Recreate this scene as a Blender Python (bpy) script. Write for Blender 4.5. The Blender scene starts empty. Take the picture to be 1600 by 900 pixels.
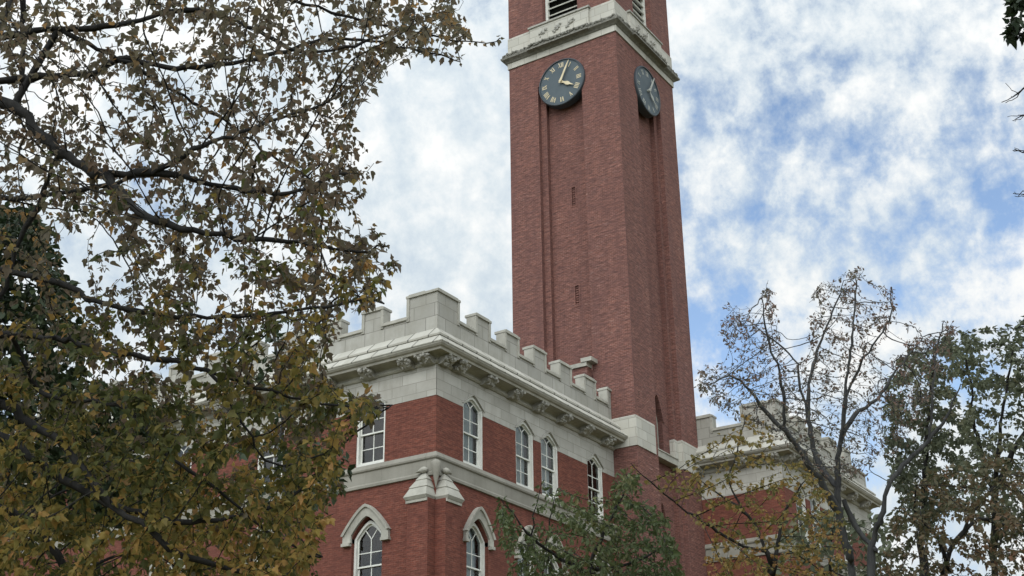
import bpy, bmesh, math, random, time
import numpy as np
from mathutils import Vector, Matrix

random.seed(7)
SC = bpy.context.scene
COL = SC.collection
Z0 = 16.3                      # height of the third floor string course above the lawn

# ------------------------------------------------------------------ helpers
def link(o, parent=None):
    COL.objects.link(o)
    if parent is not None:
        o.parent = parent
    return o

def empty(name, loc, label, cat, group=None):
    o = bpy.data.objects.new(name, None)
    o.empty_display_size = 0.5
    COL.objects.link(o)
    o.location = loc
    o['label'] = label
    o['category'] = cat
    if group:
        o['group'] = group
    return o

class MB:
    """collects faces; build() links them as ONE mesh object"""
    def __init__(self):
        self.v = []; self.f = []; self.m = []
    def add(self, vs, fs, mi=0):
        b = len(self.v)
        self.v += [tuple(p) for p in vs]
        for f in fs:
            self.f.append([b + i for i in f]); self.m.append(mi)
    def hexa(self, p, mi=0):   # 8 points: bottom ring 0-3, top ring 4-7
        self.add(p, [(0,3,2,1),(4,5,6,7),(0,1,5,4),(1,2,6,5),(2,3,7,6),(3,0,4,7)], mi)
    def box(self, x0,x1,y0,y1,z0,z1, mi=0):
        self.hexa([(x0,y0,z0),(x1,y0,z0),(x1,y1,z0),(x0,y1,z0),(x0,y0,z1),(x1,y0,z1),(x1,y1,z1),(x0,y1,z1)], mi)
    def strip(self, A, B, mi=0, closed=False):
        n = len(A)
        k = n if closed else n - 1
        self.add(list(A) + list(B), [(i, (i+1) % n, n + (i+1) % n, n + i) for i in range(k)], mi)
    def poly(self, A, mi=0):
        self.add(A, [tuple(range(len(A)))], mi)
    def build(self, name, mats, parent=None, loc=None, bevel=0, smooth=False, recalc=True, merge=True):
        me = bpy.data.meshes.new(name)
        me.from_pydata(self.v, [], self.f)
        mats = mats if isinstance(mats, (list, tuple)) else [mats]
        for mt in mats: me.materials.append(mt)
        me.polygons.foreach_set('material_index', self.m)
        bm = bmesh.new(); bm.from_mesh(me)
        if merge: bmesh.ops.remove_doubles(bm, verts=bm.verts, dist=0.0004)
        if recalc: bmesh.ops.recalc_face_normals(bm, faces=bm.faces)
        if bevel:
            es = [e for e in bm.edges if len(e.link_faces) == 2 and e.calc_face_angle(0) > 0.6]
            bmesh.ops.bevel(bm, geom=es, offset=bevel, segments=1, affect='EDGES', clamp_overlap=True)
        if smooth:
            for f in bm.faces: f.smooth = True
        bm.to_mesh(me); bm.free()
        o = bpy.data.objects.new(name, me)
        link(o, parent)
        if loc is not None: o.location = loc
        return o

def fill_with_holes(mb, P, outer, holes, d, mi=0):
    """flat wall face in facade coordinates (s,z) at depth d, with holes"""
    bm = bmesh.new()
    es = []
    for loop in [outer] + holes:
        vs = [bm.verts.new((s, z, 0)) for s, z in loop]
        for i in range(len(vs)):
            es.append(bm.edges.new((vs[i], vs[(i+1) % len(vs)])))
    bmesh.ops.triangle_fill(bm, use_beauty=True, use_dissolve=False, edges=es)
    bm.verts.index_update()
    mb.add([P(v.co.x, d, v.co.y) for v in bm.verts], [[v.index for v in f.verts] for f in bm.faces], mi)
    bm.free()

def frame_right(x0=0.0, y0=0.0, dz=0.0):      # facade running along +X, facing -Y
    return lambda s, d, z: (x0 + s, y0 - d, Z0 + dz + z)
def frame_left(x0=0.0, y0=0.0, dz=0.0):       # facade running along +Y, facing -X
    return lambda s, d, z: (x0 - d, y0 + s, Z0 + dz + z)

# ------------------------------------------------------------------ materials
def new_mat(name):
    m = bpy.data.materials.new(name); m.use_nodes = True
    nt = m.node_tree
    for n in list(nt.nodes): nt.nodes.remove(n)
    out = nt.nodes.new('ShaderNodeOutputMaterial')
    return m, nt, out
def N(nt, t, **kw):
    n = nt.nodes.new('ShaderNode' + t)
    for k, v in kw.items():
        if k in n.inputs.keys() if isinstance(k, str) else False:
            n.inputs[k].default_value = v
        else:
            setattr(n, k, v)
    return n
def L(nt, a, b): nt.links.new(a, b)
def ramp(nt, fac, stops, interp='LINEAR'):
    r = nt.nodes.new('ShaderNodeValToRGB')
    r.color_ramp.interpolation = interp
    el = r.color_ramp.elements
    while len(el) < len(stops): el.new(0.5)
    for e, (p, c) in zip(el, stops):
        e.position = p; e.color = (*c, 1) if len(c) == 3 else c
    L(nt, fac, r.inputs[0])
    return r.outputs[0]
def mixc(nt, fac, a, b, mode='MIX'):
    m = nt.nodes.new('ShaderNodeMix'); m.data_type = 'RGBA'; m.blend_type = mode
    for sock, val in ((m.inputs[0], fac), (m.inputs[6], a), (m.inputs[7], b)):
        if isinstance(val, (int, float)): sock.default_value = val
        elif isinstance(val, tuple): sock.default_value = (*val, 1)
        else: L(nt, val, sock)
    return m.outputs[2]
def math_n(nt, op, a, b=None, c=None):
    m = nt.nodes.new('ShaderNodeMath'); m.operation = op
    for i, v in enumerate((a, b, c)):
        if v is None: continue
        if isinstance(v, (int, float)): m.inputs[i].default_value = v
        else: L(nt, v, m.inputs[i])
    return m.outputs[0]
def wall_coords(nt):
    """u along the wall, v up: world position folded onto axis aligned walls"""
    g = nt.nodes.new('ShaderNodeNewGeometry')
    sp = nt.nodes.new('ShaderNodeSeparateXYZ'); L(nt, g.outputs['Position'], sp.inputs[0])
    sn = nt.nodes.new('ShaderNodeSeparateXYZ'); L(nt, g.outputs['True Normal'], sn.inputs[0])
    ax = math_n(nt, 'ABSOLUTE', sn.outputs[0]); ay = math_n(nt, 'ABSOLUTE', sn.outputs[1])
    isx = math_n(nt, 'GREATER_THAN', ax, ay)
    d = math_n(nt, 'SUBTRACT', sp.outputs[1], sp.outputs[0])
    u = math_n(nt, 'MULTIPLY_ADD', isx, d, sp.outputs[0])
    cb = nt.nodes.new('ShaderNodeCombineXYZ')
    L(nt, u, cb.inputs[0]); L(nt, sp.outputs[2], cb.inputs[1])
    return cb.outputs[0], g.outputs['Position'], sp.outputs[2]
def noise(nt, vec, scale, detail=4, rough=0.55, stretch=None, dist=0.0):
    if stretch:
        mp = nt.nodes.new('ShaderNodeMapping'); mp.inputs['Scale'].default_value = stretch
        L(nt, vec, mp.inputs[0]); vec = mp.outputs[0]
    n = nt.nodes.new('ShaderNodeTexNoise')
    n.inputs['Scale'].default_value = scale; n.inputs['Detail'].default_value = detail
    n.inputs['Roughness'].default_value = rough; n.inputs['Distortion'].default_value = dist
    L(nt, vec, n.inputs['Vector'])
    return n.outputs['Fac']
def principled(nt, out, col, rough=0.85, spec=0.25, bump=None, bstr=0.4, bdist=0.01):
    p = nt.nodes.new('ShaderNodeBsdfPrincipled')
    if isinstance(col, tuple): p.inputs['Base Color'].default_value = (*col, 1)
    else: L(nt, col, p.inputs['Base Color'])
    if isinstance(rough, (int, float)): p.inputs['Roughness'].default_value = rough
    else: L(nt, rough, p.inputs['Roughness'])
    p.inputs['Specular IOR Level'].default_value = spec
    if bump is not None:
        b = nt.nodes.new('ShaderNodeBump'); b.inputs['Strength'].default_value = bstr
        b.inputs['Distance'].default_value = bdist
        L(nt, bump, b.inputs['Height']); L(nt, b.outputs[0], p.inputs['Normal'])
    L(nt, p.outputs[0], out.inputs[0])
    return p

def brick_mat(name, c1, c2, mortar, stain, pale, pale_amt, mottle):
    m, nt, out = new_mat(name)
    uv, pos, z = wall_coords(nt)
    b = nt.nodes.new('ShaderNodeTexBrick')
    b.offset = 0.5; b.offset_frequency = 2
    b.inputs['Scale'].default_value = 1.0
    b.inputs['Brick Width'].default_value = 0.225; b.inputs['Row Height'].default_value = 0.078
    b.inputs['Mortar Size'].default_value = 0.009; b.inputs['Mortar Smooth'].default_value = 0.3
    b.inputs['Bias'].default_value = 0.0
    b.inputs['Color1'].default_value = (*c1, 1); b.inputs['Color2'].default_value = (*c2, 1)
    b.inputs['Mortar'].default_value = (*mortar, 1)
    L(nt, uv, b.inputs['Vector'])
    # rows of slightly different firings
    n1 = noise(nt, uv, 1.0, 3, 0.6, (1.3, 7.0, 1))
    c = mixc(nt, ramp(nt, n1, [(0.42, (0, 0, 0)), (0.72, (1, 1, 1))]), b.outputs['Color'], stain, 'MIX')
    n2 = noise(nt, uv, 0.33, 5, 0.6)
    c = mixc(nt, math_n(nt, 'MULTIPLY', ramp(nt, n2, [(0.35, (0, 0, 0)), (0.75, (1, 1, 1))]), 0.55), c, stain)
    # pale efflorescence in short level streaks
    n3 = noise(nt, uv, 1.0, 6, 0.72, (1.7, 11.0, 1))
    n4 = noise(nt, uv, 0.6, 2, 0.5)
    pm = math_n(nt, 'MULTIPLY', ramp(nt, n3, [(0.56, (0, 0, 0)), (0.74, (1, 1, 1))]), ramp(nt, n4, [(0.45, (0, 0, 0)), (0.65, (1, 1, 1))]))
    c = mixc(nt, math_n(nt, 'MULTIPLY', pm, pale_amt), c, pale)
    # single courses and groups of bricks fired darker or lighter
    n6 = noise(nt, uv, 1.0, 3, 0.7, (2.4, 12.0, 1))
    n7 = noise(nt, uv, 1.0, 2, 0.6, (4.4, 13.0, 1))
    v = math_n(nt, 'ADD', math_n(nt, 'MULTIPLY', math_n(nt, 'SUBTRACT', n6, 0.5), 2.6 * mottle), math_n(nt, 'MULTIPLY', math_n(nt, 'SUBTRACT', n7, 0.5), 2.2 * mottle))
    hs = nt.nodes.new('ShaderNodeHueSaturation'); L(nt, math_n(nt, 'ADD', v, 1.0), hs.inputs['Value']); L(nt, c, hs.inputs['Color']); c = hs.outputs[0]
    # long vertical water streaks
    n5 = noise(nt, uv, 1.0, 4, 0.6, (2.2, 0.12, 1))
    c = mixc(nt, math_n(nt, 'MULTIPLY', ramp(nt, n5, [(0.48, (0, 0, 0)), (0.72, (1, 1, 1))]), 0.6), c, stain)
    h = math_n(nt, 'SUBTRACT', noise(nt, uv, 9, 3), b.outputs['Fac'])
    principled(nt, out, c, 0.88, 0.2, h, 0.5, 0.006)
    return m

def stone_mat(name, c1, c2, mortar, stain, bw, rh, stain_amt=0.5, joint=0.008, seed=0.0, rowshift=0.0):
    m, nt, out = new_mat(name)
    uv, pos, z = wall_coords(nt)
    mp = nt.nodes.new('ShaderNodeMapping'); mp.inputs['Location'].default_value = (seed, rowshift, 0)
    L(nt, uv, mp.inputs[0])
    b = nt.nodes.new('ShaderNodeTexBrick')
    b.offset = 0.43; b.inputs['Scale'].default_value = 1
    b.inputs['Brick Width'].default_value = bw; b.inputs['Row Height'].default_value = rh
    b.inputs['Mortar Size'].default_value = joint; b.inputs['Mortar Smooth'].default_value = 0.2
    b.inputs['Color1'].default_value = (*c1, 1); b.inputs['Color2'].default_value = (*c2, 1)
    b.inputs['Mortar'].default_value = (*mortar, 1)
    L(nt, mp.outputs[0], b.inputs['Vector'])
    n1 = noise(nt, uv, 0.9, 6, 0.65)
    c = mixc(nt, math_n(nt, 'MULTIPLY', ramp(nt, n1, [(0.4, (0, 0, 0)), (0.75, (1, 1, 1))]), stain_amt), b.outputs['Color'], stain)
    n2 = noise(nt, uv, 1.0, 5, 0.6, (3.0, 0.5, 1))
    c = mixc(nt, math_n(nt, 'MULTIPLY', ramp(nt, n2, [(0.48, (0, 0, 0)), (0.75, (1, 1, 1))]), stain_amt * 0.8), c, stain)
    h = math_n(nt, 'SUBTRACT', math_n(nt, 'MULTIPLY', noise(nt, pos, 14, 4), 0.5), b.outputs['Fac'])
    principled(nt, out, c, 0.85, 0.2, h, 0.45, 0.01)
    return m

def rough_mat(name, c1, c2, scale, rough=0.85, bstr=0.4, bdist=0.02, spec=0.2, metal=0):
    m, nt, out = new_mat(name)
    g = nt.nodes.new('ShaderNodeNewGeometry')
    n = noise(nt, g.outputs['Position'], scale, 6, 0.65)
    c = ramp(nt, n, [(0.3, c1), (0.72, c2)])
    p = principled(nt, out, c, rough, spec, n, bstr, bdist)
    p.inputs['Metallic'].default_value = metal
    return m

M = {}
M['brick'] = brick_mat('hall_brick', (0.168, 0.051, 0.033), (0.118, 0.039, 0.027), (0.185, 0.090, 0.068), (0.105, 0.038, 0.029), (0.26, 0.125, 0.09), 0.45, 0.5)
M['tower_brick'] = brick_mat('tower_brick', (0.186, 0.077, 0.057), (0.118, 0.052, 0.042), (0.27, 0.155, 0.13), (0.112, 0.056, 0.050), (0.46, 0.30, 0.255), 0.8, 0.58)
ST1, ST2 = (0.43, 0.418, 0.38), (0.335, 0.325, 0.292)
M['stone'] = stone_mat('limestone_ashlar', ST1, ST2, (0.24, 0.23, 0.20), (0.26, 0.248, 0.215), 1.15, 0.42, 0.65, 0.013, 0.2, 0.12)
M['stone_par'] = stone_mat('limestone_parapet', (0.37, 0.36, 0.325), (0.285, 0.278, 0.25), (0.17, 0.16, 0.145), (0.235, 0.225, 0.19), 1.0, 0.55, 0.7, 0.015, 0.45, 0.2)
M['stone_base'] = stone_mat('limestone_blocks', (0.48, 0.468, 0.42), (0.375, 0.366, 0.328), (0.26, 0.25, 0.22), (0.38, 0.36, 0.30), 0.8, 0.46, 0.55, 0.015, 0.1, 0.0)
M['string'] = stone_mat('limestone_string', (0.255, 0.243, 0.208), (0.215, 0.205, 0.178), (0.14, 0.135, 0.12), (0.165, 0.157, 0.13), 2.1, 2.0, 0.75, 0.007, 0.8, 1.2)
M['tile'] = stone_mat('limestone_weathering', (0.44, 0.428, 0.38), (0.36, 0.35, 0.31), (0.08, 0.076, 0.07), (0.27, 0.258, 0.215), 0.98, 9.0, 0.6, 0.035, 0.0, 3.0)
M['tile2'] = stone_mat('limestone_weathering_upper', (0.44, 0.428, 0.38), (0.36, 0.35, 0.31), (0.08, 0.076, 0.07), (0.27, 0.258, 0.215), 0.98, 9.0, 0.6, 0.035, 0.5, 3.0)
M['trim'] = rough_mat('limestone_trim', (0.25, 0.242, 0.21), (0.40, 0.388, 0.34), 1.7, 0.85, 0.3)
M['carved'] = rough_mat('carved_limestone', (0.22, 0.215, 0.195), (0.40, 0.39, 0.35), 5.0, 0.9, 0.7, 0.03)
M['dark_carved'] = rough_mat('dark_carved_stone', (0.12, 0.12, 0.106), (0.25, 0.24, 0.21), 6.0, 0.95, 0.8, 0.05)  # darker tone for the tower's carved stone
M['paint'] = rough_mat('white_window_paint', (0.52, 0.52, 0.48), (0.66, 0.66, 0.61), 2.0, 0.55, 0.05, 0.004, 0.35)
M['blind'] = rough_mat('sky_sheet_grey', (0.34, 0.37, 0.38), (0.43, 0.46, 0.47), 0.9, 0.8, 0.05)
M['clock'] = rough_mat('clock_face_slate', (0.052, 0.072, 0.085), (0.075, 0.096, 0.108), 1.2, 0.6, 0.05, 0.01, 0.3)
M['clock_rim'] = rough_mat('clock_rim_metal', (0.028, 0.040, 0.050), (0.045, 0.058, 0.068), 3, 0.5, 0.1, 0.01, 0.4)
M['gilt'] = rough_mat('weathered_gilding', (0.50, 0.42, 0.26), (0.60, 0.52, 0.36), 3, 0.5, 0.05, 0.01, 0.4)
M['louvre'] = rough_mat('louvre_paint', (0.55, 0.55, 0.50), (0.66, 0.66, 0.61), 2.0, 0.7, 0.1, 0.01)
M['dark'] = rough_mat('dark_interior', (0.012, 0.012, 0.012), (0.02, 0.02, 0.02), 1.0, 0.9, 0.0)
M['slot'] = rough_mat('dark_slot', (0.09, 0.05, 0.042), (0.12, 0.066, 0.055), 3.0, 0.9, 0.2)
M['roof'] = rough_mat('flat_roof', (0.12, 0.12, 0.115), (0.17, 0.17, 0.16), 1.0, 0.9, 0.2)
M['red_tile'] = rough_mat('red_roof_tile', (0.20, 0.075, 0.055), (0.27, 0.11, 0.08), 3.0, 0.85, 0.4)

def glass_mat():
    m, nt, out = new_mat('window_glass')
    g = nt.nodes.new('ShaderNodeNewGeometry')
    n = noise(nt, g.outputs['Position'], 1.6, 2, 0.5)
    bp = nt.nodes.new('ShaderNodeBump'); bp.inputs['Strength'].default_value = 0.12; bp.inputs['Distance'].default_value = 0.03
    L(nt, n, bp.inputs['Height'])
    gl = nt.nodes.new('ShaderNodeBsdfGlossy'); gl.inputs['Roughness'].default_value = 0.02
    L(nt, bp.outputs[0], gl.inputs['Normal'])
    tr = nt.nodes.new('ShaderNodeBsdfTransparent'); tr.inputs['Color'].default_value = (0.78, 0.84, 0.82, 1)
    fr = nt.nodes.new('ShaderNodeFresnel'); fr.inputs['IOR'].default_value = 1.55
    f2 = math_n(nt, 'MULTIPLY', fr.outputs[0], 1.15); 
    mx = nt.nodes.new('ShaderNodeMixShader')
    L(nt, f2, mx.inputs[0]); L(nt, tr.outputs[0], mx.inputs[1]); L(nt, gl.outputs[0], mx.inputs[2])
    L(nt, mx.outputs[0], out.inputs[0])
    return m
M['glass'] = glass_mat()

def bark_mat(name, c1, c2):
    m, nt, out = new_mat(name)
    g = nt.nodes.new('ShaderNodeNewGeometry')
    n = noise(nt, g.outputs['Position'], 9.0, 6, 0.7, (1, 1, 0.35))
    n2 = noise(nt, g.outputs['Position'], 1.1, 3)
    c = ramp(nt, n, [(0.3, c1), (0.7, c2)])
    c = mixc(nt, math_n(nt, 'MULTIPLY', n2, 0.5), c, tuple(0.55 * x for x in c1))
    principled(nt, out, c, 0.95, 0.1, n, 0.8, 0.03)
    return m
def leaf_mat(name, stops, trans=0.45):
    m, nt, out = new_mat(name)
    at = nt.nodes.new('ShaderNodeAttribute'); at.attribute_name = 'leaf_tint'; at.attribute_type = 'GEOMETRY'
    col = ramp(nt, at.outputs['Fac'], stops)
    g = nt.nodes.new('ShaderNodeNewGeometry')
    spots = noise(nt, g.outputs['Position'], 22, 3)
    col = mixc(nt, math_n(nt, 'MULTIPLY', ramp(nt, spots, [(0.5, (0, 0, 0)), (0.75, (1, 1, 1))]), 0.4), col, (0.05, 0.03, 0.015))
    d = nt.nodes.new('ShaderNodeBsdfPrincipled'); L(nt, col, d.inputs['Base Color'])
    d.inputs['Roughness'].default_value = 0.55; d.inputs['Specular IOR Level'].default_value = 0.25
    t = nt.nodes.new('ShaderNodeBsdfTranslucent'); L(nt, col, t.inputs['Color'])
    mx = nt.nodes.new('ShaderNodeMixShader'); mx.inputs[0].default_value = trans
    L(nt, d.outputs[0], mx.inputs[1]); L(nt, t.outputs[0], mx.inputs[2])
    L(nt, mx.outputs[0], out.inputs[0])
    return m

# ------------------------------------------------------------------ camera
FW = Vector((0.84249406, 0.53870563, 0)); RT = Vector((0.53870563, -0.84249406, 0)); UP = Vector((0, 0, 1))
FPX = 2107.5; PITCH = 0.4173; ROLL = 0.0139
CAM = Vector((-38.8779, -28.3004, -14.6976 + Z0))
f_ = math.cos(PITCH) * FW + math.sin(PITCH) * UP
u_ = -math.sin(PITCH) * FW + math.cos(PITCH) * UP
cr, sr = math.cos(ROLL), math.sin(ROLL)
cright = cr * RT - sr * u_
cup = sr * RT + cr * u_
cd = bpy.data.cameras.new('camera'); cam = bpy.data.objects.new('camera', cd); COL.objects.link(cam)
cam.matrix_world = Matrix((
    (cright.x, cup.x, -f_.x, CAM.x), (cright.y, cup.y, -f_.y, CAM.y), (cright.z, cup.z, -f_.z, CAM.z), (0, 0, 0, 1)))
cd.sensor_width = 36; cd.sensor_fit = 'HORIZONTAL'; cd.lens = FPX / 1600 * 36
cd.clip_end = 5000; cd.clip_start = 0.1
SC.camera = cam
def at(u, v, dist):
    """point on a sight line at a distance in metres (used to lay out the limbs of trees)"""
    d = f_ + cright * ((u - 800) / FPX) + cup * ((450 - v) / FPX)
    return CAM + d * dist

# ------------------------------------------------------------------ building pieces
def arch(hw, zs, za, p=1.5, n=7):
    pts = []
    for i in range(n + 1):
        t = i / n
        pts.append((-hw * (1 - t), zs + (za - zs) * (1 - (1 - t) ** p)))
    for i in range(n - 1, -1, -1):
        t = i / n
        pts.append((hw * (1 - t), zs + (za - zs) * (1 - (1 - t) ** p)))
    return pts
def outline(hw, z0, zs, za, p=1.5):
    return [(-hw, z0)] + arch(hw, zs, za, p) + [(hw, z0)]

def bar(mb, P, s0, z0, s1, z1, w, d0, d1):
    dx, dz = s1 - s0, z1 - z0
    l = math.hypot(dx, dz); nx, nz = -dz / l * w / 2, dx / l * w / 2
    q = [(s0 + nx, z0 + nz), (s0 - nx, z0 - nz), (s1 - nx, z1 - nz), (s1 + nx, z1 + nz)]
    mb.hexa([P(s, d0, z) for s, z in q] + [P(s, d1, z) for s, z in q])

def ring(mb, P, A, B, d0, d1, mi=0):
    a0 = [P(s, d0, z) for s, z in A]; a1 = [P(s, d1, z) for s, z in A]
    b0 = [P(s, d0, z) for s, z in B]; b1 = [P(s, d1, z) for s, z in B]
    mb.strip(a0, b0, mi, True); mb.strip(b0, b1, mi, True); mb.strip(b1, a1, mi, True); mb.strip(a1, a0, mi, True)

def add_window(P, sc, z0, zs, za, hw, parent, p=1.25, blind=False, deep=0.0, tracery=True):
    """white sash window: casing, two sashes with glazing bars, glass, perhaps a pale sheet for reflected sky"""
    Q = lambda s, d, z: P(sc + s, d - deep, z)
    A = outline(hw, z0, zs, za, p); i = 0.10
    B = outline(hw - i, z0 + 0.09, zs - 0.02, za - 0.12, p)
    c = MB(); ring(c, Q, A, B, -0.05, -0.30)
    w = c.build('window', M['paint'], parent, recalc=True)
    hi = hw - i
    zm = z0 + (zs - z0) * 0.52
    ins = MB(); sw = 0.055
    # upper sash
    C1 = outline(hi, zm, zs - 0.02, za - 0.12, p); D1 = outline(hi - sw, zm + 0.06, zs - 0.04, za - 0.19, p)
    ring(ins, Q, C1, D1, -0.15, -0.20)
    zt = zs - 0.05
    bar(ins, Q, 0, zm, 0, zt, 0.036, -0.157, -0.19)
    if tracery:
        for sg in (-1, 1):
            bar(ins, Q, 0, zt, sg * (hi - 0.02) * 0.52, zt + (za - zs) * 0.62, 0.036, -0.159, -0.19)
    zb = zm + (zt - zm) * 0.52
    bar(ins, Q, -hi, zb, hi, zb, 0.034, -0.161, -0.19)
    # lower sash
    C2 = [(-hi, z0 + 0.09), (-hi, zm + 0.05), (hi, zm + 0.05), (hi, z0 + 0.09)]
    D2 = [(-hi + sw, z0 + 0.17), (-hi + sw, zm), (hi - sw, zm), (hi - sw, z0 + 0.17)]
    ring(ins, Q, C2, D2, -0.21, -0.26)
    bar(ins, Q, 0, z0 + 0.12, 0, zm, 0.036, -0.217, -0.25)
    zb = z0 + 0.13 + (zm - z0 - 0.13) * 0.5
    bar(ins, Q, -hi, zb, hi, zb, 0.034, -0.221, -0.25)
    ins.build('sash', M['paint'], w)
    g = MB()
    # glass faces outwards whichever way the facade runs
    p0, pd, ps = Vector(Q(0, 0, 0)), Vector(Q(0, 1, 0)), Vector(Q(1, 0, 0))
    flip = (ps - p0).cross(Vector((0, 0, 1))).dot(pd - p0) > 0      # clockwise outline seen from outside
    oi = (lambda o: list(reversed(o))) if flip else (lambda o: o)
    g.poly([Q(s, -0.175, z) for s, z in oi(outline(hi - 0.01, zm + 0.01, zs - 0.03, za - 0.13, p))])
    g.poly([Q(s, -0.235, z) for s, z in oi([(-hi + .01, z0 + .1), (-hi + .01, zm), (hi - .01, zm), (hi - .01, z0 + .1)])])
    g.build('pane', M['glass'], w, recalc=False, merge=False)
    if blind:  # pale sheet added behind the glass for the grey of reflected sky
        b = MB()
        wv = [(-hi - 0.02 + 0.0, z0 + 0.12), (hi * 0.80, z0 + 0.12), (hi * 0.80, za - 0.1), (-hi - 0.02, za - 0.1)]
        b.hexa([Q(s, -0.37, z) for s, z in wv] + [Q(s, -0.38, z) for s, z in wv])
        b.build('blind', M['blind'], w)
    return w

def add_hood(P, sc, zs, za, hw_in, hw_out, window, zi):
    """stone hood mould with label stops over a pointed window"""
    Q = lambda s, d, z: P(sc + s, d, z)
    mb = MB()
    A = arch(hw_out, zs, za, 1.45, 9); B = arch(hw_in, zs - 0.02, zi, 1.5, 9)
    A = [(-hw_out, zs - 0.28)] + A + [(hw_out, zs - 0.28)]
    B = [(-hw_in, zs - 0.28)] + B + [(hw_in, zs - 0.28)]
    n = len(A)
    a0 = [Q(s, -0.02, z) for s, z in A]; a1 = [Q(s, 0.13, z) for s, z in A]
    b1 = [Q(s, 0.09, z) for s, z in B]; b0 = [Q(s, -0.33, z) for s, z in B]
    mb.strip(a0, a1); mb.strip(a1, b1); mb.strip(b1, b0)
    mb.poly([a0[0], a1[0], b1[0], b0[0]]); mb.poly([a0[-1], a1[-1], b1[-1], b0[-1]])
    # drip roll on top
    E = arch(hw_out + 0.05, zs + 0.0, za + 0.05, 1.45, 9)
    F = arch(hw_out - 0.05, zs - 0.02, za - 0.06, 1.45, 9)
    e0 = [Q(s, -0.01, z) for s, z in E]; e1 = [Q(s, 0.21, z) for s, z in E]; f1 = [Q(s, 0.19, z) for s, z in F]; f0 = [Q(s, 0.12, z) for s, z in F]
    mb.strip(e0, e1); mb.strip(e1, f1); mb.strip(f1, f0)
    mb.poly([e0[0], e1[0], f1[0], f0[0]]); mb.poly([e0[-1], e1[-1], f1[-1], f0[-1]])
    for sg in (-1, 1):     # label stops
        s0, s1 = sorted((sg * (hw_in + 0.02), sg * (hw_out + 0.04)))
        q = [(s0, zs - 0.40), (s1, zs - 0.40), (s1, zs - 0.285), (s0, zs - 0.285)]
        mb.hexa([Q(s, -0.01, z) for s, z in q] + [Q(s, 0.17, z) for s, z in q])
    mb.build('hood_mould', M['trim'], window, recalc=True)

def sweep(mb, prof, pts, mi=0):
    """profile (d,z) swept round a mitred path; pts: functions d -> (x,y)"""
    rows = [[(*p(d), Z0 + z) for d, z in prof] for p in pts]
    for a, b in zip(rows[:-1], rows[1:]):
        mb.strip(a, b, mi)
    mb.poly(rows[0], mi); mb.poly(rows[-1], mi)

def carved_bracket(P, s, parent, rng):
    """console with a carved leaf boss under the cornice"""
    mb = MB()
    prof = [(0.0, 3.46), (0.16, 3.46), (0.30, 3.52), (0.46, 3.62), (0.57, 3.74), (0.58, 3.795), (0.0, 3.80)]
    hw = 0.27
    a = [P(s - hw, d, z) for d, z in prof]; b = [P(s + hw, d, z) for d, z in prof]
    mb.strip(a, b, 0, True); mb.poly(a); mb.poly(b)
    bm = bmesh.new()
    for i in range(20):
        t = rng.random()
        d = 0.22 + 0.36 * t + rng.uniform(-.02, .05); z = 3.50 + 0.25 * t
        q = P(s + rng.uniform(-.30, .30), d, z)
        r = rng.uniform(0.06, 0.115)
        mt = Matrix.Translation(q) @ Matrix.Rotation(rng.uniform(0, 3), 4, 'X') @ Matrix.Diagonal((r, r * rng.uniform(.6, 1.3), r * rng.uniform(.6, 1.2), 1))
        bmesh.ops.create_icosphere(bm, subdivisions=1, radius=1, matrix=mt)
    bm.verts.index_update()
    mb.add([tuple(v.co) for v in bm.verts], [[v.index for v in f.verts] for f in bm.faces]); bm.free()
    return mb.build('bracket', M['carved'], parent)

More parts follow.
